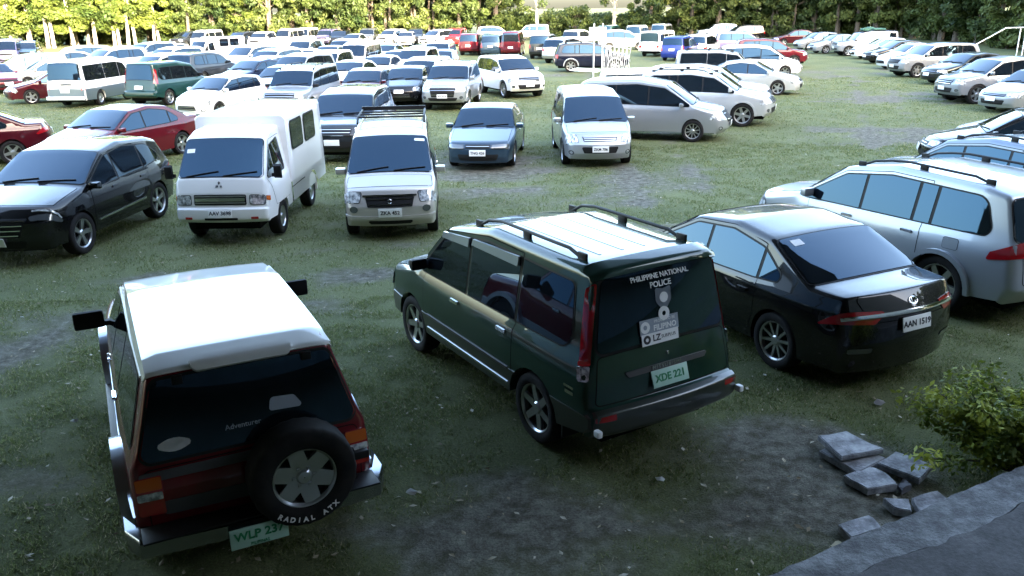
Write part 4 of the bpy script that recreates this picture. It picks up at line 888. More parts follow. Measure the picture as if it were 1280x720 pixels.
put('boxy_mpv', 'teal', ('rr', 212, 131), 74, 'dark teal green minivan beside the two-tone van', 'teal')
put('sedan', 'maroon', ('fl', 38, 130), -150, 'maroon saloon to the left of the two-tone van, front wheel turned to us')
put('sedan', 'red', ('f', 12, 108), -40, 'red car at the left edge of which only the bonnet shows')
put('suv', 'dark', ('r', 222, 99), 72, 'dark SUV just behind the teal green minivan')
put('suv', 'grey', ('w', 9, 75), -148, 'grey SUV at the left edge behind the maroon saloon')
put('sedan', 'silver', ('w', 42, 81), -140, 'silver saloon squeezed behind the maroon saloon and the two-tone van')
put('sedan', 'pale', ('w', 68, 69), -135, 'pale silver saloon with broad windscreen above the two-tone van roof')
put('suv', 'pale', ('w', 122, 67), -122, 'pale SUV behind the two-tone van roof, second from the left')
put('sedan', 'silver', ('w', 163, 63), -120, 'silver saloon behind the gap between two-tone van and teal minivan')
put('mpv', 'pale', ('w', 182, 77), -118, 'pale minivan whose roof shows just above the teal green minivan')
put('suv', 'white', ('w', 201, 66), -115, 'white SUV beyond the dark SUV, windscreen to the left')
put('box_van', 'white', ('f', 244, 77), -118, 'white box van with two dark square side windows in the middle of the left block')
put('suv', 'white', ('w', 300, 64), -115, 'white SUV with barred grille next to the distant box van')
put('sedan', 'navy', ('w', 306, 81), -116, 'dark blue saloon with pale windscreen behind the white hatchback')
put('box_suv', 'silver', ('w', 365, 97), -98, 'silver square SUV with large dark windscreen behind the white box van roof')
put('mpv_new', 'silver', ('w', 362, 78), -108, 'silver minivan just behind the silver square SUV')
put('sedan', 'white', ('w', 377, 67), -97, 'white saloon behind the silver minivan in the left block')
put('suv', 'white', ('w', 374, 56), -100, 'white SUV in the far part of the left block, left of two')
put('suv', 'pale', ('w', 425, 55), -98, 'pale SUV in the far part of the left block, right of two')
put('van', 'white', ('w', 441, 63), -96, 'white van in the left block with a square windscreen')
put('sedan', 'white', ('w', 434, 83), -100, 'white saloon half covered by the maroon hatchback')
put('hatch', 'maroon', ('w', 453, 95), -95, 'maroon hatchback behind the dark pickup-nosed SUV')
put('hatch', 'black', ('f', 499, 122), -95, 'black hatchback in the shadow left of the bold chrome front')
put('mpv', 'white', ('w', 521, 84), -103, 'white minivan tight behind the silver SUV with bold chrome front')
put('hatch', 'silver', ('w', 493, 69), -105, 'silver hatchback with pale windscreen in the far middle of the block')
put('sedan', 'silver', ('w', 480, 60), -100, 'silver saloon at the far edge of the middle block')
put('suv', 'pale', ('w', 546, 59), -96, 'pale SUV, last of the middle column beside the open lane')
put('sedan', 'silver', ('w', 549, 68), -95, 'silver saloon, second last of the middle column beside the open lane')
for px_, py_, yw_, mdl_, cl_, lb_ in ((78, 64, -135, 'suv', 'white', 'white SUV at the far left before the bright lawn strip'), (102, 65, -130, 'sedan', 'violet', 'violet-grey saloon at the far left behind the pale SUV'), (140, 62, -120, 'sedan', 'white', 'white saloon near the sunlit trunks at the left'), (172, 59, -118, 'suv', 'silver', 'silver SUV under the sunlit trees left of the dark SUV'), (200, 59, -115, 'hatch', 'pale', 'pale hatchback directly left of the dark SUV under the trees'),
    (330, 69, -110, 'suv', 'pale', 'pale SUV right of the white SUV with barred grille'), (345, 64, -105, 'sedan', 'white', 'white saloon half hidden left of two far white vans'), (403, 72, -98, 'suv', 'white', 'white SUV in the left block beside the square windscreen van'), (408, 62, -98, 'sedan', 'silver', 'silver saloon between the two SUVs in the far part of the left block'), (455, 60, -96, 'hatch', 'pale', 'pale hatchback in the left block behind the square windscreen van'), (470, 76, -100, 'sedan', 'white', 'white saloon right of the half covered white one'), (515, 68, -100, 'suv', 'white', 'white SUV in the far middle between two silver cars'), (523, 62, -97, 'sedan', 'pale', 'pale saloon in the far middle next to the last pale SUV'), (322, 77, -112, 'hatch', 'white', 'white hatchback right of the dark blue saloon'), (345, 90, -105, 'sedan', 'silver', 'silver saloon wedged left of the silver square SUV'), (225, 72, -115, 'sedan', 'white', 'white saloon just left of the box van with two square side windows')):
    put(mdl_, cl_, ('w', px_, py_), yw_, lb_)
# far row against the trees
put('van', 'violet', ('w', 6, 57), -70, 'violet-grey van at the far left under the trees')
put('suv', 'steel', ('w', 30, 57), -70, 'blue-grey SUV beside the violet-grey van at far left')
put('suv', 'dark', ('f', 218, 56), -110, 'dark SUV at far left against the trees beside a white van')
put('van', 'white', ('f', 246, 58), -100, 'white van at far left against the trees')
put('suv', 'dark', ('f', 286, 57), -110, 'dark SUV under leaning trunks behind the distant box van')
put('suv', 'white', ('f', 318, 58), -95, 'white SUV under leaning trunks, far row')
put('van', 'white', ('f', 352, 56), -100, 'white van with dark side openings in the far row')
put('van', 'white', ('f', 376, 54), -95, 'white van with a pale blue windscreen in the far row')
put('box_suv', 'violet', ('f', 402, 54), -95, 'violet-silver square SUV in the far row')
put('suv', 'black', ('f', 420, 55), -92, 'black SUV in the far row beside the violet-silver one')
put('sedan', 'pale', ('f', 434, 57), -100, 'pale saloon in front of the black SUV in the far row')
put('box_suv', 'grey', ('f', 456, 53), -92, 'grey square four wheel drive in the far row')
put('suv', 'white', ('f', 477, 54), -112, 'white SUV turned to the left in the far row')
put('sedan', 'black', ('f', 491, 53), -95, 'black saloon between two white cars in the far row')
put('hatch', 'white', ('f', 505, 54), -92, 'white hatchback in the far row, left of a black SUV')
put('suv', 'dark', ('f', 517, 53), -92, 'dark SUV between two white cars, far row')
put('suv', 'white', ('f', 529, 55), -125, 'white SUV in the far row turned sideways, left of the red one')
put('sedan', 'grey', ('f', 548, 53), -100, 'grey saloon tucked behind the sideways white SUV in the far row')
put('box_suv', 'bright', ('f', 563, 54), -100, 'bright red square SUV in the far row')
put('box_suv', 'maroon', ('r', 585, 63), 78, 'maroon four wheel drive showing its back beyond the open lane')
put('suv', 'teal', ('r', 601, 61), 82, 'dark teal SUV squeezed between maroon and blue-grey cars')
put('mpv', 'steel', ('r', 613, 64), 82, 'blue-grey minivan showing its back beyond the white lone SUV')
put('van', 'maroon', ('r', 638, 64), 84, 'maroon van with large rear windows beyond the white lone SUV')
put('box_suv', 'dark', ('r', 674, 67), 76, 'dark green-grey jeep showing its back next to the maroon van')
put('suv', 'white', ('rr', 606, 52), 0, 'white pickup-like SUV seen side on behind the blue-grey minivan')
put('box_suv', 'white', ('fl', 648, 50), 178, 'white square SUV seen side on behind the maroon van')
put('suv', 'silver', ('r', 690, 72), 62, 'silver SUV showing its back left of the navy SUV')
put('suv_rails', 'inky', ('rr', 713, 90), -2, 'navy SUV seen side on behind the white post frame', 'fsilver')
put('suv', 'white', ('r', 712, 56), 65, 'white SUV whose roof shows above the navy SUV')
put('mpv_new', 'silver', ('fr', 800, 62), -4, 'silver minivan nose to the right behind the navy SUV')
put('van', 'teal', ('r', 755, 52), 70, 'dark teal van behind the white posts')
put('van', 'white', ('r', 791, 52), 70, 'white van with pale rear window beyond the white jeepney')
put('van', 'pale', ('r', 822, 49), 68, 'pale van with dark sides behind the white jeepney')
put('jeepney', 'white', ('r', 811, 64), 62, 'white jeepney with open dark sides')
put('mpv', 'blue', ('r', 839, 69), 62, 'bright blue minivan beside the white jeepney')
put('mpv', 'white', ('r', 868, 66), 62, 'white minivan with red tail lights right of the bright blue one')
put('suv', 'white', ('fl', 882, 50), 180, 'white SUV seen side on far behind the blue minivan')
put('suv', 'black', ('fl', 912, 53), 180, 'black SUV seen side on under the dark vines')
put('suv', 'red', ('fr', 993, 84), -8, 'red SUV at the end of the right hand block')
put('mpv', 'violet', ('fr', 950, 66), -6, 'violet minivan behind the red SUV')
# right hand block, noses to the right
put('mpv', 'white', ('fr', 983, 97), -14, 'white minivan in front of the red SUV')
put('box_suv', 'silver', ('f', 966, 101), -15, 'silver square SUV with see-through side windows and roof rails')
put('sedan', 'pale', ('fr', 974, 119), -19, 'pale silver saloon next to the square SUV in the right block')
put('suv_new', 'white', ('f', 963, 130), -21, 'white SUV with dark grille, second from the front of the right block')
put('suv_rails', 'pale', ('fr', 930, 158), -21, 'pale SUV with roof rails behind the silver side-on minivan')
put('mpv_new', 'silver', ('fr', 870, 177), -19, 'silver minivan seen side on, nearest of the right block')
root, ob = put('mpv', 'white', ('r', 745, 131), -17, 'white minivan with its tailgate raised behind the silver minivan')
OPEN = root
# right hand row, noses to the left
put('sedan', 'maroon', ('fl', 978, 57), 178, 'dark red saloon, farthest of the right hand row')
put('hatch', 'midsilver', ('fl', 1009, 63), -172, 'grey-silver hatchback in the right hand row after the dark red saloon')
put('sedan', 'midsilver', ('fl', 1030, 67), -173, 'silver saloon in the right hand row before the SUV with roof load')
put('box_suv', 'midsilver', ('fl', 1059, 70), 178, 'silver square SUV carrying a green bundle on its roof rack')
put('sedan', 'white', ('fl', 1084, 74), 176, 'white saloon in the right hand row beside the SUV with roof load')
put('sedan', 'black', ('fl', 1104, 80), -175, 'black saloon nose between two white cars in the right hand row')
put('hatch', 'white', ('fl', 1122, 87), -173, 'white hatchback behind the silver SUV with dark windows')
put('suv', 'midsilver', ('fl', 1143, 97), -173, 'silver SUV with dark windows in the right hand row')
put('sedan', 'olive', ('f', 1158, 96), -168, 'black-green saloon in front of the silver SUV with dark windows')
put('old_sedan', 'dark', ('f', 1180, 112), -160, 'dark grey saloon showing its front plate at the right')
put('suv', 'midsilver', ('fl', 1216, 130), -174, 'silver SUV at the right edge with spoked wheel')
put('sedan', 'silver', ('f', 1238, 128), -160, 'silver saloon nose cut by the right edge')
# raised tailgate
c = MODELS['mpv'].c; mm = MODELS['mpv']
bm = bmesh.new(); hinge = c.F(mm.marks[2] + .02, 0)
pts = fillet([(-.70, .05, .05), (.70, .05, .05), (.66, 1.05, .08), (-.66, 1.05, .08)])
f = bm.faces.new([bm.verts.new((hinge.x - p[1], p[0], hinge.z + .02 + p[1] * .16 - .10 * (p[1] > .5))) for p in pts]); bmesh.ops.solidify(bm, geom=bm.faces[:], thickness=.06)
o = bpy.data.objects.new('raised_tailgate', to_mesh(bm, 'raised_tailgate', PT['white'], False)); COL.objects.link(o); o.parent = OPEN
# bundle on the roof rack
for o_ in list(S.objects):
    if o_.get('label', '').startswith('silver square SUV carrying'):
        bm = bmesh.new()
        for k in range(9): box(bm, (rnd.uniform(-1.5, .1), rnd.uniform(-.35, .35), 1.88 + rnd.uniform(0, .08)), (rnd.uniform(.4, .7), rnd.uniform(.3, .6), rnd.uniform(.10, .22)), Matrix.Rotation(rnd.uniform(-.4, .4), 3, 'Z'), bev=.04)
        b = bpy.data.objects.new('roof_bundle', to_mesh(bm, 'roof_bundle', mat('green_tarpaulin', (.05, .14, .10), .7))); COL.objects.link(b)
        b.matrix_world = Matrix.Translation(o_.location) @ Matrix.Rotation(o_.rotation_euler.z, 4, 'Z')
        b['label'] = 'green wrapped bundle tied on the roof of a silver square SUV'; b['category'] = 'luggage'

# ---------------------------------------------------------------- ground: one sheet, dense near, with worn patches
def vnoise(x, y, sc, seed):
    r = np.random.RandomState(seed); g = r.rand(256, 256); x = x * sc; y = y * sc
    xi = np.floor(x).astype(int); yi = np.floor(y).astype(int); fx = x - xi; fy = y - yi; fx = fx * fx * (3 - 2 * fx); fy = fy * fy * (3 - 2 * fy)
    q = lambda a, b: g[a % 256, b % 256]
    return (q(xi, yi) * (1 - fx) + q(xi + 1, yi) * fx) * (1 - fy) + (q(xi, yi + 1) * (1 - fx) + q(xi + 1, yi + 1) * fx) * fy
def fbm(x, y, sc, seed, o=4): return sum(vnoise(x, y, sc * 2 ** k, seed + k) * .5 ** k for k in range(o)) / sum(.5 ** k for k in range(o))
WORN = []
for px, py, rx, ry, st in ((40, 430, 1.7, 1.6, .9), (30, 600, 1.1, .8, .9), (90, 385, 1.3, 1.2, .5), (412, 375, .8, .9, .8), (470, 330, 1.2, 1.2, .35), (800, 235, 1.6, 1.6, .55), (850, 212, 2.0, 1.5, .35), (1060, 172, 3.0, 3.0, .65), (1120, 165, 2.4, 3, .5), (960, 200, 1.5, 2, .3),
    (1000, 92, 6, 6, .55), (1130, 122, 5, 3.5, .6), (640, 690, 1.3, .7, .9), (700, 590, 1.1, .7, .8), (560, 660, .8, .6, .6), (1010, 545, .6, .5, .8), (1085, 600, 1.0, .8, .9), (900, 560, .8, .6, .5), (640, 100, 4, 10, .35), (820, 68, 12, 12, .4), (700, 220, 2, 4, .3), (380, 300, 2.2, 1.0, .45), (640, 215, 1.5, 2.5, .35)):
    g = ground_at(px, py); WORN.append((g.x, g.y, rx, ry, st))
def worn(x, y):
    v = (fbm(x, y, .22, 3, 5) - .57) * 1.7 + .0 + (fbm(x * .8, y * 1.6, .9, 9, 5) - .5) * 2.0
    wx = (fbm(x, y, .9, 21, 3) - .5) * 1.4; wy = (fbm(x, y, .9, 31, 3) - .5) * 1.4
    for a, b, rx, ry, st in WORN: v = v + st * .95 * np.exp(-(((x + wx - a) / rx) ** 2 + ((y + wy - b) / ry) ** 2))
    for xa, ya, xb, yb in ((2.5, 14, 5.2, 60), (4.0, 14, 6.9, 60), (-9, 11.6, 9, 13.4), (-9, 13.0, 9, 14.9), (8, 18, 22, 55), (9.5, 18, 23.7, 55), (-6.3, 6, -5.2, 13), (-4.9, 6, -3.9, 13)):
        t_ = np.clip(((x - xa) * (xb - xa) + (y - ya) * (yb - ya)) / ((xb - xa) ** 2 + (yb - ya) ** 2), 0, 1); dd = np.hypot(x + wx * .35 - xa - t_ * (xb - xa), y + wy * .35 - ya - t_ * (yb - ya)); v = v + .55 * np.exp(-(dd / .26) ** 2)
    return np.clip(v, 0, 1)
def axis(lo, hi, fine_lo, fine_hi, st):
    a = list(np.arange(fine_lo, fine_hi + 1e-6, st)); s = st; v = fine_hi
    while v < hi: s *= 1.25; v += s; a.append(v)
    s = st; v = fine_lo
    while v > lo: s *= 1.25; v -= s; a.insert(0, v)
    return np.array(a)
gx = axis(-900, 900, -22, 22, .25); gy = axis(-300, 1600, 2, 42, .25)
X, Yg = np.meshgrid(gx, gy, indexing='ij'); Wn = worn(X, Yg)
Zg = np.where((np.abs(X) < 60) & (Yg > 1) & (Yg < 120), (fbm(X, Yg, .5, 41, 3) - .5) * .05 - .012 + (fbm(X, Yg, 2.6, 47, 2) - .5) * .022 - Wn * .012, -.012)
me = bpy.data.meshes.new('ground'); nx, ny = X.shape
me.from_pydata(np.stack([X.ravel(), Yg.ravel(), Zg.ravel()], 1).tolist(), [], [(i * ny + j, (i + 1) * ny + j, (i + 1) * ny + j + 1, i * ny + j + 1) for i in range(nx - 1) for j in range(ny - 1)])
me.attributes.new('worn', 'FLOAT', 'POINT').data.foreach_set('value', Wn.ravel().astype(np.float32))
me.polygons.foreach_set('use_smooth', [True] * len(me.polygons))
gm = mat('field_ground', (.08, .08, .05), .95, 0, 0, .2); b = N(gm)['Principled BSDF']
at_ = N(gm).new('ShaderNodeAttribute'); at_.attribute_name = 'worn'
n1 = noise(gm, 7, 6, .7); n2 = noise(gm, 55, 5, .7); n3 = noise(gm, .5, 5, .6)
grass = mix(gm, ramp(gm, n3.outputs[0], [(.35, (0, 0, 0)), (.65, (1, 1, 1))]).outputs[0], (.078, .092, .042), (.148, .158, .076))
grass = mix(gm, ramp(gm, n1.outputs[0], [(.3, (0, 0, 0)), (.72, (1, 1, 1))]).outputs[0], grass, (.118, .138, .058))
dirt = mix(gm, ramp(gm, n1.outputs[0], [(.35, (0, 0, 0)), (.7, (1, 1, 1))]).outputs[0], (.048, .042, .030), (.215, .21, .17))
ad = N(gm).new('ShaderNodeMath'); ad.operation = 'ADD'; L(gm, at_.outputs['Fac'], ad.inputs[0])
sc_ = N(gm).new('ShaderNodeMath'); sc_.operation = 'MULTIPLY_ADD'; L(gm, n1.outputs[0], sc_.inputs[0]); sc_.inputs[1].default_value = .9; sc_.inputs[2].default_value = -.45; L(gm, sc_.outputs[0], ad.inputs[1])
fac = ramp(gm, ad.outputs[0], [(.36, (0, 0, 0)), (.95, (1, 1, 1))])
colr = mix(gm, fac.outputs[0], grass, dirt)
colr = mix(gm, 1.0, colr, ramp(gm, n2.outputs[0], [(.25, (.45, .45, .45)), (.75, (1.5, 1.5, 1.5))]).outputs[0], 'MULTIPLY')
L(gm, colr, b.inputs['Base Color']); bump(gm, n2.outputs[0], .9, .03)
me.materials.append(gm); go = bpy.data.objects.new('ground', me); COL.objects.link(go); go['kind'] = 'structure'
# short grass tufts, thinning out where the ground is worn
def grass_mesh():
    V, Fc, Cf = [], [], []; nr = np.random.RandomState(5)
    def ring(n, ylo, yhi, hscale):
        y = ylo + (yhi - ylo) * nr.rand(n) ** .8; half = y * .66 + 1.2; x = (nr.rand(n) * 2 - 1) * half
        wv = worn(x, y); cl = fbm(x, y, 3.2, 77, 3); keep = (nr.rand(n) > wv * 1.25) & (nr.rand(n) < np.clip((cl - .30) * 4, .08, 1)); x, y, wv, cl = x[keep], y[keep], wv[keep], cl[keep]
        k = len(x); a = nr.rand(k) * 6.283; h = (.018 + .035 * nr.rand(k) ** 2) * hscale * (.7 + cl * .8); wd = (.0035 + .0035 * nr.rand(k)) * (.55 + .06 * y)
        lean = nr.rand(k) * .9 * h + .01; la = nr.rand(k) * 6.283; z = (fbm(x, y, .5, 41, 3) - .5) * .05 - .016 + (fbm(x, y, 2.6, 47, 2) - .5) * .022
        p0 = np.stack([x - np.cos(a) * wd, y - np.sin(a) * wd, z], 1); p1 = np.stack([x + np.cos(a) * wd, y + np.sin(a) * wd, z], 1)
        p2 = np.stack([x + np.cos(la) * lean, y + np.sin(la) * lean, z + h], 1)
        return np.stack([p0, p1, p2], 1), nr.rand(k)
    A, ca = ring(330000, 4.0, 11, .72); B, cb = ring(330000, 10.5, 24, .9); C2, c2 = ring(300000, 22, 46, .85)
    P = np.concatenate([A, B, C2]); cc = np.concatenate([ca, cb, c2]); n = len(P)
    m_ = bpy.data.meshes.new('grass'); m_.vertices.add(n * 3); m_.loops.add(n * 3); m_.polygons.add(n)
    m_.vertices.foreach_set('co', P.ravel()); m_.loops.foreach_set('vertex_index', np.arange(n * 3, dtype=np.int32)); m_.polygons.foreach_set('loop_start', np.arange(0, n * 3, 3, dtype=np.int32)); m_.polygons.foreach_set('loop_total', np.full(n, 3, np.int32))
    m_.attributes.new('tint', 'FLOAT', 'FACE').data.foreach_set('value', cc.astype(np.float32)); m_.update(); return m_
gr = grass_mesh(); gmat = mat('grass_blades', (.06, .1, .03), .75, 0, 0, .25); a_ = N(gmat).new('ShaderNodeAttribute'); a_.attribute_name = 'tint'
L(gmat, ramp(gmat, a_.outputs['Fac'], [(0, (.098, .128, .042)), (.55, (.17, .205, .075)), (.85, (.26, .27, .125)), (1, (.42, .37, .25))]).outputs[0], N(gmat)['Principled BSDF'].inputs['Base Color'])
tr_ = N(gmat).new('ShaderNodeBsdfTranslucent'); L(gmat, N(gmat)['Principled BSDF'].inputs['Base Color'].links[0].from_socket, tr_.inputs[0]); mx_ = N(gmat).new('ShaderNodeMixShader'); mx_.inputs[0].default_value = .5; L(gmat, N(gmat)['Principled BSDF'].outputs[0], mx_.inputs[1]); L(gmat, tr_.outputs[0], mx_.inputs[2]); L(gmat, mx_.outputs[0], N(gmat)['Material Output'].inputs[0])
gr.materials.append(gmat); o = bpy.data.objects.new('grass', gr); COL.objects.link(o); o['kind'] = 'stuff'; o['label'] = 'short trodden grass growing over the field'; o['category'] = 'grass'

lf = np.random.RandomState(8); nl = 2600; ly = 3.5 + 22 * lf.rand(nl) ** 1.3; lx = (lf.rand(nl) * 2 - 1) * (ly * .66 + 1.2); an = lf.rand(nl) * 6.283; sz = .012 + .022 * lf.rand(nl) ** 2; hz_ = (fbm(lx, ly, .5, 41, 3) - .5) * .05 - .012 + (fbm(lx, ly, 2.6, 47, 2) - .5) * .022 + .012
qv = np.stack([np.stack([lx + np.cos(an + k) * sz * q, ly + np.sin(an + k) * sz * q, hz_ + lf.rand(nl) * .016], 1) for k, q in ((0, 1.2), (1.4, .6), (3.14, 1.2), (4.5, .6))], 1)
lme = bpy.data.meshes.new('fallen_leaves'); lme.from_pydata(qv.reshape(-1, 3).tolist(), [], np.arange(nl * 4).reshape(-1, 4).tolist()); LM = mat('dry_leaf', (.30, .25, .16), .8); n_ = noise(LM, 3.0, 2); L(LM, ramp(LM, n_.outputs[0], [(.35, (.14, .10, .05)), (.5, (.30, .26, .17)), (.66, (.55, .53, .46))]).outputs[0], N(LM)['Principled BSDF'].inputs['Base Color'])
lme.materials.append(LM); o = bpy.data.objects.new('fallen_leaves', lme); COL.objects.link(o); o['kind'] = 'stuff'; o['label'] = 'dry leaves and small scraps scattered over the grass'; o['category'] = 'leaves'

# ---------------------------------------------------------------- foliage
def leaf_mat(name, dark, light, rough=.6):
    m = mat(name, dark, rough, 0, 0, .35); b = N(m)['Principled BSDF']
    a = N(m).new('ShaderNodeAttribute'); a.attribute_name = 'tint'; oi = N(m).new('ShaderNodeObjectInfo')
    s = N(m).new('ShaderNodeMath'); s.operation = 'MULTIPLY_ADD'; L(m, oi.outputs['Random'], s.inputs[0]); s.inputs[1].default_value = .5; s.inputs[2].default_value = -.25
    t = N(m).new('ShaderNodeMath'); L(m, a.outputs['Fac'], t.inputs[0]); L(m, s.outputs[0], t.inputs[1])
    r = ramp(m, t.outputs[0], [(0, dark), (.75, light), (1, tuple(q * 1.25 for q in light))]); L(m, r.outputs[0], b.inputs['Base Color'])
    tr = N(m).new('ShaderNodeBsdfTranslucent'); L(m, r.outputs[0], tr.inputs[0]); mx = N(m).new('ShaderNodeMixShader'); mx.inputs[0].default_value = .3
    L(m, b.outputs[0], mx.inputs[1]); L(m, tr.outputs[0], mx.inputs[2]); L(m, mx.outputs[0], N(m)['Material Output'].inputs[0]); return m
LEAF_Y = leaf_mat('yellow_green_leaves', (.035, .065, .012), (.14, .18, .034)); LEAF_G = leaf_mat('green_leaves', (.020, .042, .010), (.075, .105, .026)); LEAF_D = leaf_mat('dark_leaves', (.03, .055, .016), (.12, .15, .04)); LEAF_S = leaf_mat('shrub_leaves', (.07, .11, .012), (.42, .45, .06))
BARK = mat('pale_bark', (.36, .33, .28), .85); n_ = noise(BARK, 6, 6, .7, dist=.6); L(BARK, ramp(BARK, n_.outputs[0], [(.3, (.16, .14, .11)), (.55, (.36, .33, .28)), (.8, (.55, .52, .46))]).outputs[0], N(BARK)['Principled BSDF'].inputs['Base Color']); bump(BARK, n_.outputs[0], .6, .05)
BARKD = mat('dark_bark', (.10, .08, .06), .9); n_ = noise(BARKD, 7, 6, .7, dist=.6); L(BARKD, ramp(BARKD, n_.outputs[0], [(.3, (.05, .04, .03)), (.7, (.17, .14, .11))]).outputs[0], N(BARKD)['Principled BSDF'].inputs['Base Color'])
def leaves(clumps, per, size, m, seed, name='crown', flat=.5):
    r = np.random.RandomState(seed); C_ = np.repeat(np.array([c_[:3] for c_ in clumps]), per, 0); rad = np.repeat(np.array([c_[3] for c_ in clumps]), per)
    n = len(C_); d = r.normal(size=(n, 3)); d /= np.linalg.norm(d, axis=1)[:, None]; rr = rad * r.rand(n) ** .45
    p = C_ + d * rr[:, None] * np.array([1, 1, .75]); s = size * (.6 + .8 * r.rand(n))
    nrm = d * .8 + r.normal(size=(n, 3)) * .7 + np.array([0, 0, flat]); nrm /= np.linalg.norm(nrm, axis=1)[:, None]
    t = np.cross(nrm, r.normal(size=(n, 3))); t /= np.linalg.norm(t, axis=1)[:, None]; bt = np.cross(nrm, t)
    q = np.stack([p - t * s[:, None], p - bt * s[:, None] * .45, p + t * s[:, None], p + bt * s[:, None] * .45], 1)
    m_ = bpy.data.meshes.new(name); m_.vertices.add(n * 4); m_.loops.add(n * 4); m_.polygons.add(n)
    m_.vertices.foreach_set('co', q.ravel()); m_.loops.foreach_set('vertex_index', np.arange(n * 4, dtype=np.int32)); m_.polygons.foreach_set('loop_start', np.arange(0, n * 4, 4, dtype=np.int32)); m_.polygons.foreach_set('loop_total', np.full(n, 4, np.int32))
    tint = np.repeat(np.array([c_[4] for c_ in clumps]), per) * .7 + r.rand(n) * .3
    m_.attributes.new('tint', 'FLOAT', 'FACE').data.foreach_set('value', tint.astype(np.float32)); m_.update(); m_.materials.append(m); return m_
def tree_kind(seed, h, low, wid, m, bark, stems, lean, per=150, ncl=80, leaf=.20):
    r = random.Random(seed); bm = bmesh.new(); tips = []
    for k in range(stems):
        x, y = (r.uniform(-.5, .5), r.uniform(-.5, .5)) if stems > 1 else (0, 0); lx, ly = r.uniform(-lean, lean), r.uniform(-lean, lean) * .6
        pts = [Vector((x + lx * t ** 1.4 * h * .6 + r.uniform(-.08, .08), y + ly * t * h * .5, -.1 + t * h * .8)) for t in np.linspace(0, 1, 7)]
        r0 = r.uniform(.13, .22) * (1 if stems > 1 else 1.5); tube(bm, pts, [r0 * (1.25 - .95 * i / 6) for i in range(7)], 8)
        for j in range(6):
            i = r.randrange(2, 6); p = pts[i]; a = r.uniform(0, 6.28); l = r.uniform(.8, 1.8) * wid * .45
            q = p + Vector((math.cos(a) * l, math.sin(a) * l, r.uniform(.3, 1.2))); tube(bm, [p, p.lerp(q, .5) + Vector((0, 0, .15)), q], [r0 * .35, r0 * .25, r0 * .1], 5); tips.append(q)
    tr = to_mesh(bm, 'trunk', bark)
    cl = [(q.x, q.y, q.z, r.uniform(.5, 1.0), r.random()) for q in tips]
    while len(cl) < ncl:
        z = low + (h - low) * r.random() ** 1.0; f = math.sin(math.pi * min(1, max(.12, (z - low) / (h - low) * .85 + .12))) ** .5
        a = r.uniform(0, 6.28); d = wid * f * math.sqrt(r.random()); cl.append((math.cos(a) * d, math.sin(a) * d, z + r.uniform(-.3, .3), r.uniform(.35, 1.0), r.random()))
    return tr, leaves(cl, per, leaf, m, seed)
KINDS = dict(yellow=[tree_kind(s, 12, 1.9, 2.9, LEAF_Y, BARK, 2, .16) for s in (1, 2, 3)], green=[tree_kind(s, 13, 1.5, 3.3, LEAF_G, BARKD, 1, .12) for s in (4, 5, 6)], dark=[tree_kind(s, 14, .9, 3.4, LEAF_D, BARKD, 2, .08, per=165) for s in (7, 8, 9)],
    thin=[tree_kind(s, 12, 5.2, 2.6, LEAF_G, BARK, 2, .22, per=90, ncl=44) for s in (10, 11)], bush=[tree_kind(s, 3.0, .2, 2.0, LEAF_G, BARKD, 2, .2, per=130, ncl=32, leaf=.17) for s in (12, 13)])
LAB = dict(yellow='yellow-green leafy tree with pale slender trunks at the far left edge of the field', green='mid green leafy tree at the far edge of the field', dark='dark dense tree hung with vines along the right far edge', thin='thin pale trunk tree with high open crown letting the sky through', bush='low green bush under the far trees')
CATT = dict(yellow='tree', green='tree', dark='tree', thin='tree', bush='bush')
def plant(kind, x, y, s=1.0):
    tr, cr = rnd.choice(KINDS[kind]); root = bpy.data.objects.new('bush' if kind == 'bush' else 'tree', None); COL.objects.link(root); root.location = (x, y, 0); root.rotation_euler.z = rnd.uniform(0, 6.28); root.scale = (s, s, s * rnd.uniform(.92, 1.1))
    root['label'] = LAB[kind]; root['category'] = CATT[kind]; root['group'] = {'yellow': 'sunlit trees at the far left', 'green': 'trees along the far edge', 'dark': 'dark vine-hung trees along the right far edge', 'thin': 'thin trees before the bright sky', 'bush': 'bushes under the far trees'}[kind]
    for nm, me in (('trunk', tr), ('crown', cr)):
        o = bpy.data.objects.new(nm, me); COL.objects.link(o); o.parent = root
def edge(px):   # depth of the foot of the trees along the photo's width
    return float(np.interp(px, [-300, 0, 300, 640, 900, 1100, 1200, 1280, 1500], [96, 100, 108, 113, 106, 97, 83, 69, 46]))
for i in range(-4, 58):
    px = i * 24 + rnd.uniform(-8, 8); d = edge(px) + rnd.uniform(-1.0, 2.0); x = (px - 640) / F_PX * d
    if px < 225: k = 'yellow'
    elif px < 330: k = rnd.choice(['yellow', 'thin', 'thin', 'green'])
    elif px < 625: k = rnd.choice(['green', 'green', 'dark'])
    elif px < 790: k = 'thin' if rnd.random() < .45 else None
    elif px < 880: k = rnd.choice(['green', 'thin', 'dark'])
    else: k = rnd.choice(['dark', 'green'])
    if k: plant(k, x, d, rnd.uniform(.85, 1.15))
    if 625 < px < 800 or rnd.random() < .45 or px > 800: plant('bush', x + rnd.uniform(-1, 1), d + 1.5 + rnd.uniform(0, 2), rnd.uniform(.7, 1.15))
    if px < 340 or 620 < px < 830: plant('bush', x * 1.08 + rnd.uniform(-1.5, 1.5), d + 9 + rnd.uniform(0, 2), rnd.uniform(1.2, 1.5) if px < 340 else rnd.uniform(.8, 1.1))
    if px < 225 or 320 < px < 625 or px > 810:
        k2 = 'yellow' if px < 200 else 'green' if px < 500 else 'dark'; plant(k2, x * 1.05 + rnd.uniform(-2, 2), d + 6 + rnd.uniform(-1, 2), rnd.uniform(.9, 1.2))

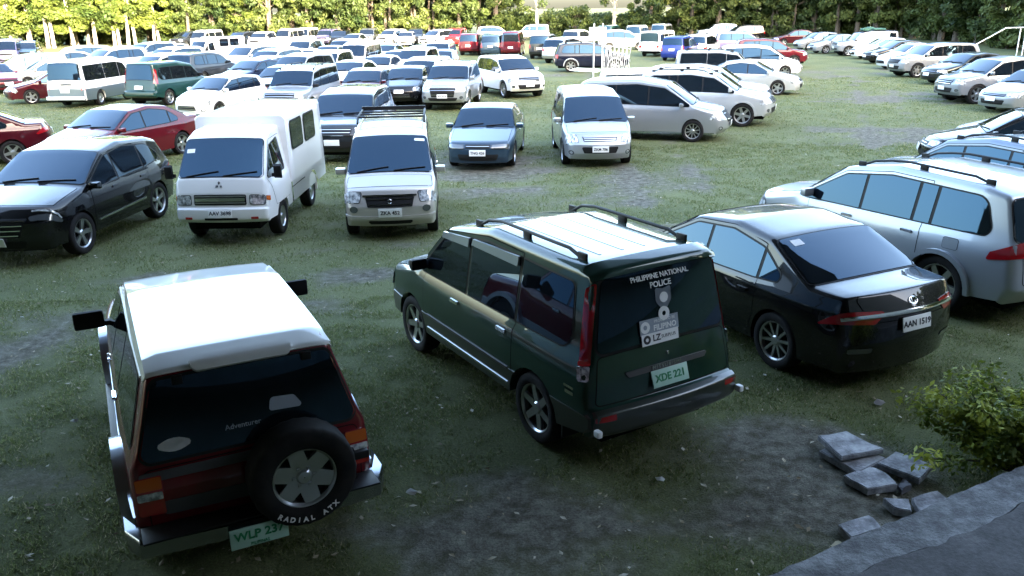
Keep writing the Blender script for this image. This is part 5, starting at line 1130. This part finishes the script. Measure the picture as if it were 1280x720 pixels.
# ---------------------------------------------------------------- white post frame with backboard and lattice foot
def top(name, me, label, cat, loc=(0, 0, 0), rz=0, group=None):
    o = bpy.data.objects.new(name, me); COL.objects.link(o); o.location = loc; o.rotation_euler.z = rz; o['label'] = label; o['category'] = cat
    if group: o['group'] = group
    return o
def child(name, me, par, M=None):
    o = bpy.data.objects.new(name, me); COL.objects.link(o); o.parent = par
    if M is not None: o.matrix_local = M
    return o
WPAINT = mat('white_metal_paint', (.72, .74, .74), .45)
g = ground_at(747, 97); hoop = top('basketball_stand', None, 'white two-post basketball stand with lattice foot among the parked cars', 'basketball stand', g)
for x in (-.24, .24): bm = bmesh.new(); tube(bm, [(x, 0, 0), (x, 0, 2.9)], .036, 8); child('post', to_mesh(bm, 'post', WPAINT), hoop)
bm = bmesh.new(); box(bm, (-.05, -.10, 2.35), (.95, .04, .70), bev=.01); child('backboard', to_mesh(bm, 'backboard', mat('scuffed_board', (.55, .60, .58), .6)), hoop)
bm = bmesh.new(); tube(bm, [(-.05 + .23 * math.cos(t), -.36 + .23 * math.sin(t), 2.12) for t in np.linspace(0, 6.2832, 17)], .012, 6, False); child('ring', to_mesh(bm, 'ring', WPAINT), hoop)
bm = bmesh.new(); W_, H_ = 1.6, 1.75
for z in (.05, H_): tube(bm, [(.24, .1, z), (.24 + W_, .1, z * .86)], .018, 6)
for i in range(7):
    x0 = .24 + W_ * i / 7; x1 = .24 + W_ * (i + 1) / 7; za, zb = (.05, H_ * .95) if i % 2 else (H_ * .95, .05)
    tube(bm, [(x0, .1, za), (x1, .1, zb)], .012, 6); tube(bm, [(x0, .1, zb), (x1, .1, za)], .010, 6); tube(bm, [(x0, .1, .05), (x0, .1, H_ * .93)], .008, 6)
child('lattice_foot', to_mesh(bm, 'lattice_foot', WPAINT), hoop)
# white pipe rail at the right edge
g = ground_at(1262, 84); rail = top('pipe_rail', None, 'white bent pipe rail standing before dark foliage at the right edge', 'railing', g)
sx = 1042 / g.y; 
for k, pts in enumerate(([(-2.3, 0, 0), (-2.3, 0, 1.3), (-.6, 0, 2.25), (2.2, 0, 2.3)], [(.6, 0, 0), (.6, 0, 2.28)], [(.62, .1, 1.2), (1.3, .1, 1.75), (2.4, .1, 1.8)], [(.3, .05, 0), (.3, .05, 2.22)])):
    bm = bmesh.new(); tube(bm, pts, .035, 8); child('pipe', to_mesh(bm, 'pipe', WPAINT), rail)
# grey corrugated fence seen through the trees beyond the middle
FEN = mat('weathered_sheet', (.16, .17, .19), .8)
fen = top('sheet_fence', None, 'dark weathered sheet fence under the trees behind the far cars', 'fence', (0, 0, 0))
shm = None
for i in range(14):
    px = 715 + i * 5.4; d = 121; x = (px - 640) / F_PX * d
    if shm is None:
        bm = bmesh.new(); box(bm, (0, 0, 1.0), (.58, .05, 2.0), bev=.01); shm = to_mesh(bm, 'sheet', FEN, False)
    child('sheet', shm, fen, Matrix.Translation((x, d + (.02 if i % 2 else 0), rnd.uniform(-.08, .05))))

# ---------------------------------------------------------------- near right corner: walkway edge, slabs, shrub, litter
CONC = mat('weathered_concrete', (.22, .22, .22), .9); n1 = noise(CONC, 3, 7, .7); n2 = noise(CONC, 30, 5, .7)
cc = ramp(CONC, n1.outputs[0], [(.3, (.035, .035, .037)), (.55, (.075, .075, .078)), (.8, (.13, .13, .13))]); L(CONC, mix(CONC, 1.0, cc.outputs[0], ramp(CONC, n2.outputs[0], [(.3, (.6, .6, .6)), (.7, (1.25, 1.25, 1.25))]).outputs[0], 'MULTIPLY'), N(CONC)['Principled BSDF'].inputs['Base Color']); bump(CONC, n2.outputs[0], .7, .012)
HW = .32
KERB = mat('kerb_concrete', (.3, .3, .3), .9); n1 = noise(KERB, 5, 8, .75); n2 = noise(KERB, 40, 5, .7)
ck = ramp(KERB, n1.outputs[0], [(.32, (.04, .04, .042)), (.5, (.12, .125, .13)), (.72, (.30, .31, .32))]); L(KERB, ck.outputs[0], N(KERB)['Principled BSDF'].inputs['Base Color']); bump(KERB, n2.outputs[0], 1.0, .015)
A_, B_ = ground_at(955, 721, HW), ground_at(1282, 580, HW); dv = (B_ - A_).normalized(); nv = Vector((dv.y, -dv.x, 0)); 
if nv.y > 0: nv = -nv
P0, P1 = A_ - dv * 3.0, B_ + dv * 6.0
walk = top('concrete_walkway', None, 'x', 'walkway'); 
for k_ in ('label', 'category'): del walk[k_]
walk['kind'] = 'structure'
rr_ = random.Random(3)
def slab_mesh(outline, z0, z1, m, name, bev=.012, jag=0.0):
    bm = bmesh.new(); f = bm.faces.new([bm.verts.new((p[0], p[1], z0)) for p in outline])
    r = bmesh.ops.extrude_face_region(bm, geom=[f]); vs = [v for v in r['geom'] if isinstance(v, bmesh.types.BMVert)]
    for v in vs: v.co.z = z1 + rr_.uniform(-jag, jag)
    bmesh.ops.recalc_face_normals(bm, faces=bm.faces)
    ed = [e for e in bm.edges if all(abs(v.co.z - z1) <= jag + 1e-5 for v in e.verts)]
    if bev: bmesh.ops.bevel(bm, geom=ed, offset=bev, segments=2, affect='EDGES')
    return to_mesh(bm, name, m, ang=40)
n = 150; walk_ = [0.0]
for i in range(n): walk_.append(walk_[-1] * .93 + rr_.uniform(-.022, .022))
edge_pts = [P0 + (P1 - P0) * (i / n) + nv * (rr_.uniform(-.012, .012)) for i in range(n + 1)]
crack_a = [P0 + (P1 - P0) * (i / n) + nv * (.25 + walk_[i] + rr_.uniform(-.006, .006)) for i in range(n + 1)]
crack_b = [p + nv * (.002 + max(0, rr_.uniform(-.006, .011))) for p in crack_a]
child('kerb_strip', slab_mesh([(p.x, p.y) for p in edge_pts] + [(p.x, p.y) for p in crack_a[::-1]], -.05, HW, KERB, 'kerb_strip', 0), walk)
back = [P1 + nv * 2.2, P0 + nv * 2.2]
child('walk_slab', slab_mesh([(p.x, p.y) for p in crack_b] + [(p.x, p.y) for p in back], -.05, HW + .004, CONC, 'walk_slab', 0), walk)
SLAB = mat('broken_slab', (.30, .31, .33), .9); n1 = noise(SLAB, 6, 7, .7); n2 = noise(SLAB, 45, 4, .7)
cs = ramp(SLAB, n1.outputs[0], [(.32, (.08, .08, .085)), (.48, (.24, .245, .26)), (.7, (.50, .51, .52))]); L(SLAB, cs.outputs[0], N(SLAB)['Principled BSDF'].inputs['Base Color']); bump(SLAB, n2.outputs[0], .8, .012)
def pslab(px, z0, th, label, tilt=(0, 0), m=SLAB, jag=.009):
    P = [ground_at(x, y, z0 + th) for x, y in px]; c_ = sum(P, Vector()) / len(P); out = []
    for a, b in zip(P, P[1:] + P[:1]):
        for t in (0, .33, .66):
            q = a.lerp(b, t) - c_; q *= 1 + rr_.uniform(-.025, .025); out.append((q.x, q.y))
    o = top('broken_slab', slab_mesh(out, 0, th, m, 'broken_slab', .008, jag), label, 'concrete slab', (c_.x, c_.y, z0)); o['group'] = 'broken concrete slabs by the walkway'
    o.rotation_euler = (R(tilt[0]), R(tilt[1]), 0); return o
pslab([(1024, 562), (1072, 590), (1108, 572), (1062, 548)], .0, .06, 'lower grey slab under the pale slab at the top left of the broken pile')
pslab([(1023, 545), (1052, 572), (1104, 560), (1058, 537)], .075, .045, 'pale square slab lying on another slab at the top left of the broken pile', (-2, 2))
pslab([(1098, 577), (1150, 599), (1166, 582), (1120, 564)], .03, .05, 'pale square slab with dark spots nearest the shrub', (1, -3))
pslab([(1054, 594), (1085, 611), (1122, 606), (1108, 590), (1086, 583)], .0, .06, 'grey wedge shaped slab in front of the stacked pair')
pslab([(1104, 622), (1118, 634), (1140, 638), (1136, 622)], .0, .07, 'small pale broken block in the middle of the broken pile')
pslab([(1140, 622), (1150, 640), (1188, 628), (1172, 612)], .0, .05, 'dark flat slab between the small block and the walkway')
pslab([(1048, 655), (1064, 672), (1104, 660), (1086, 643)], .0, .06, 'grey slab touching the walkway edge, lowest of the broken pile')
pslab([(1036, 682), (1044, 690), (1056, 682), (1048, 674)], .0, .05, 'yellowish fist sized stone beside the walkway edge', m=mat('yellow_stone', (.30, .27, .18), .9))
pslab([(1122, 604), (1128, 612), (1140, 606), (1132, 598)], .0, .05, 'small dark rubble lump between the two pale slabs', m=mat('dark_stone', (.10, .10, .11), .9))
def scrap(px, py, s, label, col=(.7, .72, .72)):
    g = ground_at(px, py); bm = bmesh.new(); ps = [(math.cos(a) * s * rr_.uniform(.6, 1.2), math.sin(a) * s * rr_.uniform(.5, 1.0)) for a in np.linspace(0, 6.28, 8)[:-1]]
    c0 = bm.verts.new((0, 0, .03)); vs = [bm.verts.new((x, y, rr_.uniform(.006, .035))) for x, y in ps]
    for a, b in zip(vs, vs[1:] + vs[:1]): bm.faces.new((c0, a, b))
    bmesh.ops.solidify(bm, geom=bm.faces[:], thickness=.003)
    top('paper_scrap', to_mesh(bm, 'paper_scrap', mat('paper_%d' % px, col, .8), False), label, 'litter', g, group='scraps of litter on the grass')
scrap(825, 601, .045, 'white scrap of paper on the grass below the green minivan'); scrap(514, 618, .05, 'pale scrap of paper on the grass right of the spare wheel', (.45, .47, .46)); scrap(1100, 505, .06, 'grey scrap on the dark grass behind the black saloon', (.40, .38, .38)); scrap(93, 528, .04, 'tiny white scrap on the grass left of the maroon car', (.5, .5, .5)); scrap(28, 398, .03, 'tiny pale scrap on the bare ground at the left edge', (.5, .5, .5))
# leafy shrub
g = ground_at(1250, 590); shrub = top('leafy_shrub', None, 'yellow-green leafy shrub beside the walkway at the right edge', 'shrub', (g.x + .1, g.y, 0))
r5 = random.Random(9); bm = bmesh.new(); cl = []
for k in range(46):
    a = r5.uniform(0, 6.28); l = r5.uniform(.2, .95); h = r5.uniform(.25, .72); q = Vector((math.cos(a) * l, math.sin(a) * l * .8, h)); tube(bm, [(0, 0, 0), (q.x * .4, q.y * .4, q.z * .6), q], [.012, .009, .004], 5)
    for t in (.35, .6, .8, 1.0): cl.append((q.x * t, q.y * t, q.z * (.3 + .7 * t), r5.uniform(.10, .2), r5.random()))
child('stems', to_mesh(bm, 'stems', BARKD), shrub); child('foliage', leaves(cl, 62, .029, LEAF_S, 3, 'foliage', .8), shrub)

# ---------------------------------------------------------------- unseen building behind the camera, shaped to shade the field, plus added sun-blocking trees
WALL = mat('render_wall', (.10, .10, .09), .9); n_ = noise(WALL, 1.5, 6); L(WALL, ramp(WALL, n_.outputs[0], [(.3, (.07, .07, .06)), (.7, (.12, .12, .11))]).outputs[0], N(WALL)['Principled BSDF'].inputs['Base Color'])
bld = top('shade_building', None, 'unseen building behind the viewpoint, its wall and canopy shaped to shade the field', 'building', (0, 0, 0))
bm = bmesh.new(); box(bm, (29, -4.2, 0), (120, .4, 42)); child('shade_wall', to_mesh(bm, 'shade_wall', WALL, False), bld)  # wall height and length set to hold the low sun off the field
bm = bmesh.new(); box(bm, (-12, 3.3, 6.2), (37, 15.2, .3)); child('roof', to_mesh(bm, 'roof', mat('shade_canopy_sheet', (.12, .11, .11), .7), False), bld)  # canopy roof added out of view to darken the near ground
bm = bmesh.new(); box(bm, (4, -2.6, 2.0), (70, 3.0, .25)); child('balcony_slab', to_mesh(bm, 'balcony_slab', CONC, False), bld)
for i in range(18):
    bm = bmesh.new(); box(bm, (0, 0, 0), (1.6, .08, 1.3)); child('window', to_mesh(bm, 'window', GLASS, False) , bld, Matrix.Translation((-28 + i * 3.6, -3.96, 4.6)))
for k in range(30): plant('dark', rnd.uniform(52, 115), rnd.uniform(0, 40), rnd.uniform(1.5, 2.0))  # unseen tall trees added at the side to block the low sun
